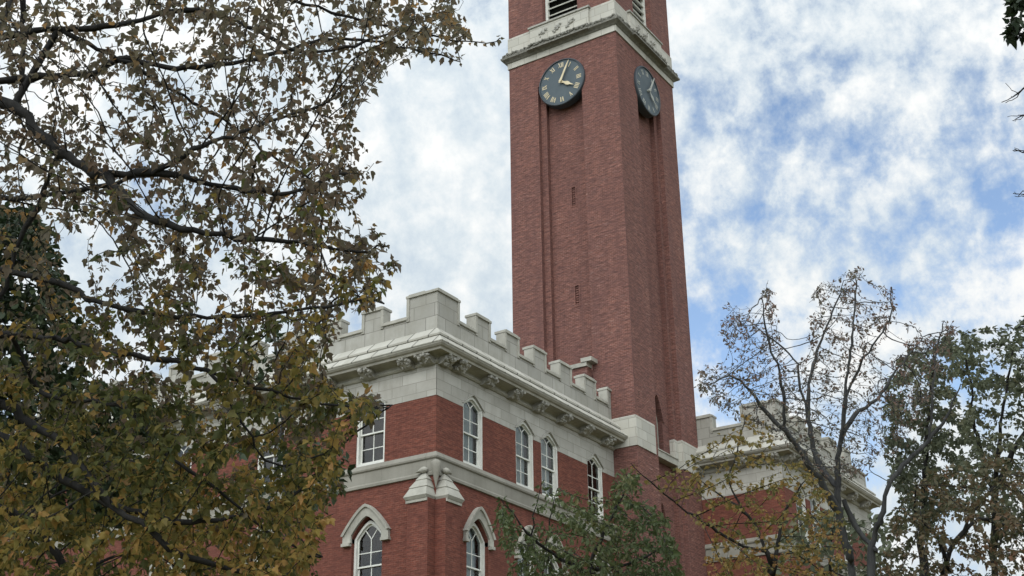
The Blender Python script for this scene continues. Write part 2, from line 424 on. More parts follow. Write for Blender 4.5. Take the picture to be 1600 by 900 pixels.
def rect_block_facades(tag, hall, x0, x1, y0, y1, dz, up_r, up_l, lo_r, lo_l, br_r, br_l, mer_r, mer_l, sky_sheets, rng, visible_r=True):
    """one battlemented block of the hall: corner at (x0,y0), right front along +X, left front along +Y"""
    PR = frame_right(x0, y0, dz); PL = frame_left(x0, y0, dz)
    LX = x1 - x0; LY = y1 - y0
    hw = 0.70; z_up0, z_ups, z_upa = 0.06, 2.46, 2.88
    lo = dict(hw=0.72, z0=-5.0, zs=-2.72, za=-1.96)
    zg = -Z0 - dz - 0.3
    # --- brick wall
    mb = MB()
    for P, ups, los, Ln in ((PR, up_r, lo_r, LX), (PL, up_l, lo_l, LY)):
        # lower wall with pointed openings
        holes = [[(c + s, z) for s, z in outline(lo['hw'], lo['z0'], lo['zs'], lo['za'], 1.5)] for c in los]
        fill_with_holes(mb, P, [(0, zg), (Ln, zg), (Ln, -0.5), (0, -0.5)], holes, 0.0)
        for h in holes:
            mb.strip([P(s, 0, z) for s, z in h], [P(s, -0.40, z) for s, z in h], 0, True)
        edges = [0] + [e for c in ups for e in (c - hw, c + hw)] + [Ln]
        for a, b in zip(edges[0::2], edges[1::2]):
            mb.poly([P(a, 0, -0.5), P(b, 0, -0.5), P(b, 0, 2.24), P(a, 0, 2.24)])
        for c in ups:
            for e in (c - hw, c + hw):
                mb.poly([P(e, 0, -0.5), P(e, 0, 2.24), P(e, -0.40, 2.24), P(e, -0.40, -0.5)])
            mb.poly([P(c - hw, 0, -0.5), P(c + hw, 0, -0.5), P(c + hw, 0, 0.02), P(c - hw, 0, 0.02)])
    # the two hidden sides
    zt = Z0 + dz + 4.6; zb = zg + Z0 + dz
    mb.poly([(x1, y0, zb), (x1, y1, zb), (x1, y1, zt), (x1, y0, zt)])
    mb.poly([(x0, y1, zb), (x1, y1, zb), (x1, y1, zt), (x0, y1, zt)])
    mb.build('wall', M['brick'], hall, recalc=False)
    # --- stone upper wall, cut by the window heads
    mb = MB()
    for P, ups, Ln in ((PR, up_r, LX), (PL, up_l, LY)):
        o = [(0, 2.24)]
        for c in ups:
            o.append((c - hw, 2.24)); o += [(c + s, z) for s, z in arch(hw, z_ups, z_upa, 1.25)]; o.append((c + hw, 2.24))
        o += [(Ln, 2.24), (Ln, 4.0), (0, 4.0)]
        fill_with_holes(mb, P, o, [], 0.012)
        mb.poly([P(0, 0.012, 2.24), P(Ln, 0.012, 2.24), P(Ln, 0, 2.24), P(0, 0, 2.24)])
        for c in ups:
            A = [(c - hw, 2.24)] + [(c + s, z) for s, z in arch(hw, z_ups, z_upa, 1.25)] + [(c + hw, 2.24)]
            mb.strip([P(s, 0.012, z) for s, z in A], [P(s, -0.40, z) for s, z in A])
            # thin raised drip mould round the head
            E = [(c + s, z) for s, z in arch(hw + 0.09, z_ups - 0.05, z_upa + 0.10, 1.25)]
            F2 = [(c + s, z) for s, z in arch(hw + 0.02, z_ups - 0.05, z_upa + 0.02, 1.25)]
            e0 = [P(s, 0.0, z) for s, z in E]; e1 = [P(s, 0.05, z) for s, z in E]; g1 = [P(s, 0.05, z) for s, z in F2]; g0 = [P(s, 0.0, z) for s, z in F2]
            mb.strip(e0, e1); mb.strip(e1, g1); mb.strip(g1, g0)
    mb.build('stone_frieze', M['stone'], hall, recalc=False)
    # mitred path round the corner
    path = [lambda d: (x0 - d, y1), lambda d: (x0 - d, y0 - d), lambda d: (x1, y0 - d)]
    def sw(name, prof, mat, off=0.0):
        m_ = MB(); sweep(m_, [(d + off, z + dz) for d, z in prof], path); return m_.build(name, mat, hall)
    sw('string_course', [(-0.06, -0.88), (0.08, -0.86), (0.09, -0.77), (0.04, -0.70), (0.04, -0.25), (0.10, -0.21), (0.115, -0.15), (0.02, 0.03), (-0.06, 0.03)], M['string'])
    cor = sw('cornice', [(-0.06, 3.47), (0.07, 3.49), (0.12, 3.55), (0.12, 3.61), (0.06, 3.63), (0.09, 3.70), (0.22, 3.765), (0.55, 3.80), (0.56, 3.77), (0.63, 3.77), (0.66, 3.85), (0.73, 3.88), (0.80, 3.95), (0.81, 4.015), (-0.06, 4.03)], M['trim'])
    sw('weathering', [(-0.06, 3.99), (0.83, 4.00), (0.84, 4.035), (0.40, 4.46), (-0.06, 4.46)], M['tile'])
    sw('weathering', [(-0.06, 4.44), (0.47, 4.44), (0.485, 4.515), (0.04, 4.94), (-0.06, 4.94)], M['tile2'])
    for s in br_r: carved_bracket(PR, s, cor, rng)
    for s in br_l: carved_bracket(PL, s, cor, rng)
    # --- parapet with battlements: one wall, moulded coping following the steps
    th = 0.42; zf, zm_, zc = 5.62, 6.36, 6.50
    mb = MB(); cp = MB()
    for P, mer, Ln in ((PR, mer_r, LX), (PL, mer_l, LY)):
        s_start = 0.0 if P is PR else th
        # base wall
        q = [(s_start, 4.7), (Ln, 4.7), (Ln, zf), (s_start, zf)]
        mb.hexa([P(s, 0, z) for s, z in q] + [P(s, -th, z) for s, z in q])
        for k, (a, b) in enumerate(mer):
            top = zc if k == 0 else zm_
            a2 = max(a, s_start)
            q = [(a2, zf), (b, zf), (b, top), (a2, top)]
            mb.hexa([P(s, 0, z) for s, z in q] + [P(s, -th, z) for s, z in q])
            # coping on the merlon
            lo_s = a2 - (0.07 if k else (0.07 if P is PR else 0.0)); hi_s = min(b + 0.07, Ln)
            if k == 0: lo_s = -0.07 if P is PR else th + 0.07
            q = [(lo_s, top), (hi_s, top), (hi_s, top + 0.10), (lo_s, top + 0.10)]
            cp.hexa([P(s, 0.07, z) for s, z in q] + [P(s, -th - 0.07, z) for s, z in q])
            q2 = [(lo_s + .05, top + .10), (hi_s - .05, top + .10), (hi_s - .12, top + .165), (lo_s + .12, top + .165)]
            cp.hexa([P(s, 0.02, z) for s, z in q2] + [P(s, -th - 0.02, z) for s, z in q2])
            # moulded strips down the cheeks of the merlon
            for e, sg in ((a, 1), (b, -1)):
                if (k == 0 and sg == 1) or e > Ln - 0.02: continue
                s0, s1 = sorted((e - sg * 0.045, e + sg * 0.085))
                q = [(s0, zf - 0.10), (s1, zf - 0.10), (s1, top - 0.004), (s0, top - 0.004)]
                cp.hexa([P(s, 0.045, z) for s, z in q] + [P(s, 0.003, z) for s, z in q])
                s0, s1 = sorted((e - sg * 0.045, e - sg * 0.003))
                q = [(s0, zf + 0.115), (s1, zf + 0.115), (s1, top - 0.004), (s0, top - 0.004)]
                cp.hexa([P(s, 0.001, z) for s, z in q] + [P(s, -th, z) for s, z in q])
        # coping in the crenels
        ed = [m for ab in mer for m in ab][1:] + [Ln]
        for a, b in zip(ed[0::2], ed[1::2]):
            if b - a < 0.1: continue
            q = [(a - 0.04, zf - 0.02), (b + 0.04, zf - 0.02), (b + 0.04, zf + 0.08), (a - 0.04, zf + 0.08)]
            q = [(min(s, Ln), z) for s, z in q]
            cp.hexa([P(s, 0.075, z) for s, z in q] + [P(s, -th - 0.06, z) for s, z in q])
            q = [(a + 0.05, zf + 0.08), (b - 0.05, zf + 0.08), (b - 0.05, zf + 0.13), (a + 0.05, zf + 0.13)]
            cp.hexa([P(s, 0.03, z) for s, z in q] + [P(s, -th - 0.02, z) for s, z in q])
    par = mb.build('parapet', M['stone_par'], hall, merge=False)
    cp.build('coping', M['trim'], par, merge=False)
    r = MB(); r.box(x0 + 0.3, x1 - 0.01, y0 + 0.3, y1 - 0.01, Z0 + dz + 4.55, Z0 + dz + 4.7)
    r.build('roof', M['roof'], hall)
    # --- windows
    for P, ups, kk in ((PR, up_r, 0), (PL, up_l, 1)):
        for i, c in enumerate(ups):
            add_window(P, c, z_up0, z_ups, z_upa, hw, hall, 1.25, sky_sheets[kk][i] if i < len(sky_sheets[kk]) else False)
    for P, los, ho, kk in ((PR, lo_r, 0.93, 2), (PL, lo_l, 1.08, 3)):
        for i, c in enumerate(los):
            w = add_window(P, c, lo['z0'], lo['zs'], lo['za'] - 0.12, lo['hw'] - 0.002, hall, 1.5, sky_sheets[kk][i] if i < len(sky_sheets[kk]) else False, 0.10)
            add_hood(P, c, -2.60, -1.56, 0.72, ho, w, -1.96)
    return PR, PL

rng = random.Random(3)
hall = empty('university_hall', (0, 0, 0), 'red brick university hall with pale stone battlements and white arched windows', 'building')
pitch = 2.17
mer_r = [(0, 1.42)] + [(2.63 + pitch * i, 3.63 + pitch * i) for i in range(5)] + [(13.44, 13.79)]
mer_l = [(0, 1.42)] + [(2.66 + pitch * i, 3.66 + pitch * i) for i in range(10)]
brs = [0.30, 1.22] + [3.14 + 1.925 * i for i in range(6)]
brl = [0.30, 1.24] + [3.14 + 1.95 * i for i in range(11)]
PR, PL = rect_block_facades('main', hall, 0, 13.79, 0, 25.0, 0.0,
    [2.46, 6.20, 8.16, 12.04], [3.11, 8.25, 13.4, 18.5], [2.72, 6.24, 8.20, 12.04], [3.12, 8.25, 13.4, 18.5],
    brs, brl, mer_r, mer_l,
    ([True, True, True, False], [False] * 4, [True, True, False, False], [False] * 4), rng)
WX, WY, WDZ = 20.45, -5.5, 0.20
mer_wr = [(0, 1.42)] + [(2.63 + pitch * i, 3.63 + pitch * i) for i in range(4)]
mer_wl = [(0, 1.85), (3.45, 4.55), (5.7, 6.9), (8.2, 9.2)]
rect_block_facades('wing', hall, WX, WX + 12.4, WY, 12.0, WDZ,
    [2.05, 4.0, 8.2], [], [2.05, 4.0, 8.2], [],
    [0.30, 1.22] + [3.14 + 1.925 * i for i in range(5)], [0.30, 1.9, 4.3, 6.4, 8.4], mer_wr, mer_wl,
    ([True, True, False, False], [], [True, False, False, False], []), rng)

# corner buttress pair with stepped stone caps
for P, nm in ((PL, 'l'), (PR, 'r')):
    mb = MB(); W_, T_ = 0.92, 0.46
    a, b = (0.0, W_)
    q = [(a, -0.05), (b, -0.05), (b, T_), (a, T_)]
    mb.hexa([P(s, d, -Z0 - 0.3) for s, d in q] + [P(s, d, -1.80) for s, d in q])
    bt = mb.build('buttress', M['brick'], hall)
    c = MB()
    def tier(zb, z1, sa, sb, db, ta, tb, dt, lip=0.065):
        qb = [(sa, -0.04), (sb, -0.04), (sb, db), (sa, db)]; qt = [(ta, -0.04), (tb, -0.04), (tb, dt), (ta, dt)]
        qs = [(s + (0.06 if i in (0, 3) else -0.06), d - (0.07 if i > 1 else 0)) for i, (s, d) in enumerate(qb)]
        c.hexa([P(s, d, zb - lip) for s, d in qs] + [P(s, d, zb) for s, d in qb])
        c.hexa([P(s, d, zb) for s, d in qb] + [P(s, d, z1) for s, d in qt])
    tier(-1.70, -1.33, -0.02, 1.02, 0.60, 0.09, 0.84, 0.42, 0.11)
    tier(-1.35, -1.02, 0.05, 0.88, 0.46, 0.20, 0.64, 0.28)
    tier(-1.04, -0.78, 0.16, 0.68, 0.32, 0.34, 0.48, 0.15)
    q = [(0.02, -0.04), (W_ + 0.05, -0.04), (W_ + 0.05, T_ + 0.05), (0.02, T_ + 0.05)]
    c.hexa([P(s, d, -1.92) for s, d in q] + [P(s, d, -1.805) for s, d in q])
    c.build('cap', M['trim'], bt, merge=False)
    # beaked finial
    bm = bmesh.new()
    bmesh.ops.create_icosphere(bm, subdivisions=3, radius=1)
    f = MB(); vs = []
    for v in bm.verts:
        x, y, z = v.co
        beak = max(0, x) ** 2
        d = 0.17 + 0.14 * y
        s = 0.42 + (0.17 + 0.18 * beak) * x
        zz = -0.66 + 0.125 * z * (1 - 0.75 * beak) - 0.05 * beak
        vs.append(P(s, d, zz))
    bm.verts.index_update()
    f.add(vs, [[v.index for v in fc.verts] for fc in bm.faces]); bm.free()
    f.build('finial', M['trim'], bt, smooth=True)
# inverted cone corbel on the arris
mb = MB(); n = 20; prev = None
for r, z in [(0.012, -1.38), (0.07, -1.10), (0.13, -0.84), (0.175, -0.66), (0.19, -0.52), (0.17, -0.40), (0.10, -0.34)]:
    cur = [(-0.08 + r * math.cos(2 * math.pi * i / n), -0.08 + r * math.sin(2 * math.pi * i / n), Z0 + z) for i in range(n)]
    if prev: mb.strip(prev, cur, 0, True)
    prev = cur
mb.poly(prev)
mb.build('corbel', M['string'], hall, smooth=True)
# tiled porch roof on the wing
mb = MB()
bx0, bx1, by0, by1 = WX + 2.0, WX + 5.6, WY - 2.4, WY - 0.02
zc_, zr_ = Z0 - 3.2, Z0 - 1.75
mb.box(bx0, bx1, by0, by1, 0, zc_)
porch = mb.build('porch', M['brick'], hall)
mb = MB(); xm = (bx0 + bx1) / 2
mb.add([(bx0 - .2, by0 - .2, zc_), (bx1 + .2, by0 - .2, zc_), (bx1 + .2, by1, zc_), (bx0 - .2, by1, zc_), (xm, by0 - .2, zr_), (xm, by1, zr_)],
       [(0, 4, 5, 3), (1, 2, 5, 4), (0, 1, 4), (3, 5, 2), (0, 3, 2, 1)])
mb.build('roof', M['red_tile'], porch)
mb = MB()
for sg, xe in ((-1, bx0 - .25), (1, bx1 + .25)):
    mb.hexa([(xe, by0 - .32, zc_ - .02), (xe, by0 - .12, zc_ - .02), (xm, by0 - .12, zr_ + .02), (xm, by0 - .32, zr_ + .02),
             (xe, by0 - .32, zc_ + .16), (xe, by0 - .12, zc_ + .16), (xm, by0 - .12, zr_ + .2), (xm, by0 - .32, zr_ + .2)])
mb.build('verge', M['trim'], porch)

# ------------------------------------------------------------------ clock tower
TX, TY, TW = 13.79, -1.24, 6.6
TCX, TCY = TX + TW / 2, TY + TW / 2
tower = empty('clock_tower', (TCX, TCY, 0), 'tall square brick clock tower with recessed panels and two dark dials', 'tower')
def tb(mb, name, mat, parent=tower, **kw):
    o = mb.build(name, mat, parent, **kw)
    if parent is tower:
        o.matrix_parent_inverse = Matrix.Translation((-TCX, -TCY, 0))
    return o
def sub(mb, name, mat, parent, **kw):
    return mb.build(name, mat, parent, **kw)
FL = lambda s, d, z: (TX - d, TCY - s, Z0 + z)            # left face; s to the right as seen from outside
FR = lambda s, d, z: (TCX + s, TY - d, Z0 + z)            # right face
FB = lambda s, d, z: (TX + TW + d, TCY + s, Z0 + z)
FK = lambda s, d, z: (TCX - s, TY + TW + d, Z0 + z)
H1, H2, D1, D2 = 1.50, 1.15, 0.25, 0.50; hwT = TW / 2
mb = MB()
zlo, zhi, ztop = -Z0 - 0.3, 24.3, 38.0
LW = 0.42      # lancet half width
for P in (FL, FR, FB, FK):
    for sg in (-1, 1):
        A = [(hwT, 0), (H1, 0), (H1, D1), (H2, D1), (H2, D2)]
        if (P is FL and sg == 1) or (P is FR and sg == -1):
            A = [(hwT, 0), (H2 + 0.02, 0), (H2 + 0.02, D2 * 0.5), (H2, D2)]
        mb.strip([P(sg * s, -d, zlo) for s, d in A], [P(sg * s, -d, zhi) for s, d in A])
    # recessed field, with openings for slits / lancets
    holes = []
    if P in (FL, FR):
        off = 0.18 if P is FL else -0.35
        for zs_ in (16.9, 11.4):
            holes.append([(off - 0.10, zs_), (off + 0.10, zs_), (off + 0.10, zs_ + 1.05), (off - 0.10, zs_ + 1.05)])
    if P is FR:
        holes.append([(s - 0.10, z) for s, z in outline(0.56, 3.95, 5.8, 6.95, 1.6)])
        holes.append([(s - 0.18, z) for s, z in outline(0.30, -2.6, 0.9, 1.55, 1.6)])
    fill_with_holes(mb, P, [(-H2, zlo), (H2, zlo), (H2, zhi), (-H2, zhi)], holes, -D2)
    for h in holes:
        mb.strip([P(s, -D2, z) for s, z in h], [P(s, -D2 - (0.40 if len(h) > 4 else 0.14), z) for s, z in h], 0, True)
    for s0, s1, d in ((-H1, -H2, D1), (H2, H1, D1)):
        pass
    # head of the recess, behind the clock
    mb.poly([P(-H1, 0, zhi), P(H1, 0, zhi), P(H1, -D2, zhi), P(-H1, -D2, zhi)])
    # plain upper wall, with belfry opening
    hb = outline(1.09, 28.15, 31.2, 32.6, 1.6)
    fill_with_holes(mb, P, [(-hwT, zhi), (hwT, zhi), (hwT, ztop), (-hwT, ztop)], [hb], 0.0)
    mb.strip([P(s, 0, z) for s, z in hb], [P(s, -0.5, z) for s, z in hb], 0, True)
mb.poly([FL(-hwT, 0, ztop), FL(hwT, 0, ztop), FR(hwT, 0, ztop), FB(hwT, 0, ztop)])
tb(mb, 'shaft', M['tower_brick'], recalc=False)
# slit windows: blocked slots with a stone tooth pattern
for P, off in ((FL, 0.18), (FR, -0.35)):
    for zs_ in (16.9, 11.4):
        mb = MB()
        q = [(off - 0.10, zs_), (off + 0.10, zs_), (off + 0.10, zs_ + 1.05), (off - 0.10, zs_ + 1.05)]
        mb.poly([P(s, -D2 - 0.12, z) for s, z in q])
        sl = tb(mb, 'slit_window', M['slot'], recalc=False)
        mb = MB()
        for i in range(8):
            z = zs_ + 0.05 + i * 0.128
            q = [(off - 0.098, z), (off + (0.05 if i % 2 else 0.098), z), (off + (0.05 if i % 2 else 0.098), z + 0.085), (off - 0.098, z + 0.085)]
            mb.hexa([P(s, -D2 - 0.115, z_) for s, z_ in q] + [P(s, -D2 - 0.05, z_) for s, z_ in q])
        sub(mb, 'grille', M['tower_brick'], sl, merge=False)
        mb = MB()
        for (s0, s1, za_, zb_) in ((off - .19, off + .19, zs_ + 1.05, zs_ + 1.13), (off - .19, off - .102, zs_ - 0.0, zs_ + 1.048), (off + .102, off + .19, zs_, zs_ + 1.048), (off - .19, off + .19, zs_ - 0.08, zs_ - 0.002)):
            q = [(s0, za_), (s1, za_), (s1, zb_), (s0, zb_)]
            mb.hexa([P(s, -D2 - 0.02, z) for s, z in q] + [P(s, -D2 + 0.018, z) for s, z in q])
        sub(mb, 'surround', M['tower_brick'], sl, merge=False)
# lancet windows on the right face
for (off, w_, z0_, zs_, za_) in ((-0.10, 0.56, 3.95, 5.8, 6.95), (-0.18, 0.30, -2.6, 0.9, 1.55)):
    P = FR
    mb = MB()
    o = [(s + off, z) for s, z in outline(w_, z0_, zs_, za_, 1.6)]
    mb.poly([P(s, -D2 - 0.38, z) for s, z in o])
    lw = tb(mb, 'lancet_window', M['dark'], recalc=False)
    mb = MB()
    A = [(s + off, z) for s, z in outline(w_ - 0.01, z0_, zs_, za_ - 0.01, 1.6)]
    B = [(s + off, z) for s, z in outline(w_ - 0.09, z0_ + 0.08, zs_, za_ - 0.14, 1.6)]
    ring(mb, P, A, B, -D2 - 0.24, -D2 - 0.36)
    sub(mb, 'frame', M['paint'] if z0_ < 0 else M['trim'], lw)
    # brick hood rib
    mb = MB()
    A = [(s + off, z) for s, z in arch(w_ + 0.16, zs_ - 0.05, za_ + 0.22, 1.6)]
    B = [(s + off, z) for s, z in arch(w_ + 0.03, zs_ - 0.05, za_ + 0.04, 1.6)]
    a0 = [P(s, -D2, z) for s, z in A]; a1 = [P(s, -D2 + 0.06, z) for s, z in A]; b1 = [P(s, -D2 + 0.06, z) for s, z in B]; b0 = [P(s, -D2, z) for s, z in B]
    mb.strip(a0, a1); mb.strip(a1, b1); mb.strip(b1, b0)
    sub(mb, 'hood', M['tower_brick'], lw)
    if z0_ > 0:
        mb = MB()
        q = [(-H2 + .01, 3.62), (H2 - .01, 3.62), (H2 - .01, 3.93), (-H2 + .01, 3.93)]
        mb.hexa([P(s, -D2 - 0.05, z) for s, z in q] + [P(s, -0.10, z) for s, z in q])
        q = [(-H2 + .01, 3.93), (H2 - .01, 3.93), (H2 - .01, 4.10), (-H2 + .01, 4.10)]
        mb.add([P(s, d, z) for s, d, z in ((-H2 + .012, -D2, 3.932), (H2 - .012, -D2, 3.932), (H2 - .012, -0.06, 3.932), (-H2 + .012, -0.06, 3.932), (-H2 + .012, -D2, 4.16), (H2 - .012, -D2, 4.16), (H2 - .012, -0.06, 3.99), (-H2 + .012, -0.06, 3.99))],
               [(0, 3, 2, 1), (4, 5, 6, 7), (0, 1, 5, 4), (1, 2, 6, 5), (2, 3, 7, 6), (3, 0, 4, 7)])
        sub(mb, 'sill', M['trim'], lw)
# stone band near the hall roof: a block round each corner, stopping at the recesses
e = 0.05
for sides in (((FL, 1), (FR, -1)), ((FR, 1), (FB, -1)), ((FL, -1),), ((FB, 1),)):
    mb = MB()
    for P, sg in sides:
        A = [(hwT + e, -e), (H1 - e, -e), (H1 - e, D1 - e), (H2 - e, D1 - e), (H2 - e, D2 - 0.01)]
        zb0, zb1 = 3.55, 4.97
        a = [P(sg * s, -d, zb0) for s, d in A]; b = [P(sg * s, -d, zb1) for s, d in A]
        mb.strip(a, b)
        A2 = [(hwT - 0.1, 0.06), (H1 + 0.06, 0.06), (H1 + 0.06, D1 + 0.06), (H2 + 0.06, D1 + 0.06), (H2 + 0.06, D2 - 0.01)]
        mb.strip(b, [P(sg * s, -d, zb1 + 0.10) for s, d in A2])
        mb.strip(a, [P(sg * s, -d, zb0) for s, d in A2])
    tb(mb, 'stone_band', M['stone_base'])
# white fascia + dark carved cornice + ashlar band
def tower_band(mb, prof, mi=0):
    cs = [(-1, -1), (1, -1), (1, 1), (-1, 1)]
    rows = []
    for d, z in prof:
        rows.append([(TCX + sx * (hwT + d), TCY + sy * (hwT + d), Z0 + z) for sx, sy in cs])
    for a, b in zip(rows[:-1], rows[1:]): mb.strip(a, b, mi, True)
mb = MB(); tower_band(mb, [(-0.02, 26.02), (0.06, 26.02), (0.06, 26.38), (-0.02, 26.40)])
tb(mb, 'fascia', M['stone_base'])
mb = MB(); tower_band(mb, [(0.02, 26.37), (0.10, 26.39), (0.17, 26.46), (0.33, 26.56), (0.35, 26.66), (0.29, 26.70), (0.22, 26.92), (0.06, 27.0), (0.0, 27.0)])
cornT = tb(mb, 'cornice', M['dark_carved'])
mb = MB(); tower_band(mb, [(-0.02, 26.95), (0.045, 26.96), (0.045, 27.98), (-0.02, 28.06)])
tb(mb, 'ashlar_band', M['stone_base'])
rg = random.Random(11)
def lumps(mb, P, items):
    bm = bmesh.new()
    for s, d, z, r, el in items:
        q = P(s, d, z)
        mt = Matrix.Translation(q) @ Matrix.Rotation(rg.uniform(0, 3), 4, 'Z') @ Matrix.Diagonal((r, r, r * el, 1))
        bmesh.ops.create_icosphere(bm, subdivisions=1, radius=1, matrix=mt)
    bm.verts.index_update()
    mb.add([tuple(v.co) for v in bm.verts], [[v.index for v in f.verts] for f in bm.faces]); bm.free()
for P in (FL, FR):
    # carved leaf frieze on the cornice
    mb = MB(); it = []
    s = -hwT - 0.2
    while s < hwT + 0.2:
        it.append((s, 0.27 if abs(s) > 1.88 else 0.38, 26.76 + rg.uniform(-.05, .10), rg.uniform(.05, .10), rg.uniform(.7, 1.3)))
        s += rg.uniform(.05, .10)
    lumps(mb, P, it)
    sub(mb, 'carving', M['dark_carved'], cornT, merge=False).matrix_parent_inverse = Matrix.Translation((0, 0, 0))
    # projecting carved panel in the middle of the band
    mb = MB()
    def slab(s0, s1, z0_, z1_, d0, d1):
        q = [(s0, z0_), (s1, z0_), (s1, z1_), (s0, z1_)]
        mb.hexa([P(s, d0, z) for s, z in q] + [P(s, d1, z) for s, z in q])
    slab(-1.84, 1.84, 26.95, 28.0, 0.0, 0.17)
    pn = tb(mb, 'carved_panel', M['stone_base'])
    mb = MB(); slab(-1.92, 1.92, 28.0, 28.09, 0.0, 0.24); slab(-1.88, 1.88, 28.092, 28.15, 0.0, 0.19)
    sub(mb, 'coping', M['carved'], pn, merge=False)
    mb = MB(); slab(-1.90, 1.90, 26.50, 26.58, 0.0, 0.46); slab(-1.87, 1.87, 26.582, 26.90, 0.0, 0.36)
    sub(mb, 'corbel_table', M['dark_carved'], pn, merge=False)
    for k in (-1, 0, 1):
        mb = MB(); it = []
        c0 = k * 0.85 - 0.1
        # a carved leaf sprig rising to the right
        for j in range(14):
            t_ = j / 13 - 0.5
            it.append((c0 + 0.42 * t_ + rg.uniform(-.07, .07), 0.17, 27.5 + 0.30 * t_ + rg.uniform(-.12, .12), rg.uniform(.05, .10), rg.uniform(.7, 1.2)))
        it.append((c0, 0.17, 27.5, 0.11, 1.5))
        lumps(mb, P, it)
        sub(mb, 'ornament', M['carved'], pn, merge=False)
    # belfry louvres
    mb = MB()
    A = outline(1.07, 28.16, 31.2, 32.57, 1.6); B = outline(0.93, 28.28, 31.2, 32.35, 1.6)
    ring(mb, P, A, B, -0.30, -0.5)
    lv = tb(mb, 'belfry_louvre', M['louvre'])
    mb = MB()
    for i in range(8):
        z = 28.3 + i * 0.46
        hw_ = 0.93 if z < 31 else 0.55
        q = [(-hw_, z), (hw_, z)]
        mb.hexa([P(-hw_, -0.33, z), P(hw_, -0.33, z), P(hw_, -0.30, z + .05), P(-hw_, -0.30, z + .05),
                 P(-hw_, -0.62, z + .22), P(hw_, -0.62, z + .22), P(hw_, -0.62, z + .27), P(-hw_, -0.62, z + .27)])
    sub(mb, 'slats', M['louvre'], lv, merge=False)
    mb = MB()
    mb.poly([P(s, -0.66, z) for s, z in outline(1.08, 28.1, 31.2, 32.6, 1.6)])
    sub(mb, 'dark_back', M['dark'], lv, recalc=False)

# clock dials
def disc(mb, P, s, z, r, d, n=64):
    mb.poly([P(s + r * math.cos(2 * math.pi * i / n), d, z + r * math.sin(2 * math.pi * i / n)) for i in range(n)])
NUM = ['XII', 'I', 'II', 'III', 'IIII', 'V', 'VI', 'VII', 'VIII', 'IX', 'X', 'XI']
def dial(P, hour_deg, min_deg, s0, gilt):
    zc = 24.03; R = 1.40
    mb = MB(); n = 72
    circ = lambda r, d: [P(s0 + r * math.cos(2 * math.pi * i / n), d, zc + r * math.sin(2 * math.pi * i / n)) for i in range(n)]
    a, b, c, d2 = circ(R - 0.07, 0.10), circ(R - 0.07, 0.07), circ(R - 0.9, 0.075), circ(R, -0.1)
    mb.poly(circ(R - 0.06, 0.085))
    face = tb(mb, 'clock_face', M['clock'], recalc=False)
    mb = MB()
    rows = [circ(R, -0.3), circ(R, 0.10), circ(R - 0.03, 0.14), circ(R - 0.07, 0.14), circ(R - 0.085, 0.08)]
    for x, y in zip(rows[:-1], rows[1:]): mb.strip(x, y, 0, True)
    mb.poly(circ(R, -0.3))
    sub(mb, 'rim', M['clock_rim'], face, smooth=False)
    # numerals
    for k, txt in enumerate(NUM):
        mb = MB()
        ang = math.radians(30 * k)
        cx, cz = 1.05 * math.sin(ang), 1.05 * math.cos(ang)
        wd = {'I': 0.085, 'V': 0.15, 'X': 0.16}
        tot = sum(wd[c_] for c_ in txt); x = -tot / 2; h = 0.145
        def stroke(xa, ya, xb, yb, w):
            # letter axes: up = outward
            def tr(px_, py_):
                return (cx + px_ * math.cos(ang) + py_ * math.sin(ang), cz - px_ * math.sin(ang) + py_ * math.cos(ang))
            A_ = tr(xa, ya); B_ = tr(xb, yb)
            bar(mb, lambda s, d, z: P(s0 + s, d, zc + z), A_[0], A_[1], B_[0], B_[1], w, 0.092, 0.10)
        for c_ in txt:
            if c_ == 'I':
                stroke(x + .042, -h, x + .042, h, 0.042)
            elif c_ == 'V':
                stroke(x + .02, h, x + .075, -h, 0.046); stroke(x + .13, h, x + .078, -h, 0.022)
            else:
                stroke(x + .02, h, x + .14, -h, 0.046); stroke(x + .14, h, x + .02, -h, 0.022)
            x += wd[c_]
        sub(mb, 'numeral', gilt, face, merge=False)
    # minute ticks
    mb = MB()
    for k in range(60):
        a_ = math.radians(6 * k)
        bar(mb, lambda s, d, z: P(s0 + s, d, zc + z), 1.245 * math.sin(a_), 1.245 * math.cos(a_), 1.275 * math.sin(a_), 1.275 * math.cos(a_), 0.014, 0.0925, 0.0975)
    sub(mb, 'minute_track', M['clock_rim'], face, merge=False)
    def hand(name, deg, prof, d0, d1):
        a_ = math.radians(deg)
        T = lambda px_, py_: (s0 + px_ * math.cos(a_) + py_ * math.sin(a_), zc - px_ * math.sin(a_) + py_ * math.cos(a_))
        pts = [(w, y) for y, w in prof] + [(-w, y) for y, w in reversed(prof)]
        mb = MB()
        A_ = [P(T(*p)[0], d0, T(*p)[1]) for p in pts]; B_ = [P(T(*p)[0], d1, T(*p)[1]) for p in pts]
        mb.strip(A_, B_, 0, True); mb.poly(A_); mb.poly(B_)
        sub(mb, name, gilt, face)
    hand('hour_hand', hour_deg, [(-0.08, .05), (0.05, .07), (0.14, .05), (0.25, .05), (0.42, .11), (0.55, .09), (0.62, .05), (0.88, .012)], 0.16, 0.19)
    hand('minute_hand', min_deg, [(-0.12, .06), (0.05, .07), (0.2, .055), (0.8, .05), (1.24, .012)], 0.21, 0.24)
    mb = MB()
    for d_a, d_b, r in ((0.08, 0.26, 0.075),):
        A_ = [P(s0 + r * math.cos(i * math.pi / 8), d_a, zc + r * math.sin(i * math.pi / 8)) for i in range(16)]
        B_ = [P(s0 + r * math.cos(i * math.pi / 8), d_b, zc + r * math.sin(i * math.pi / 8)) for i in range(16)]
        mb.strip(A_, B_, 0, True); mb.poly(B_)
    sub(mb, 'hub', gilt, face)
dial(FL, 121, 26, 0.02, M['gilt'])
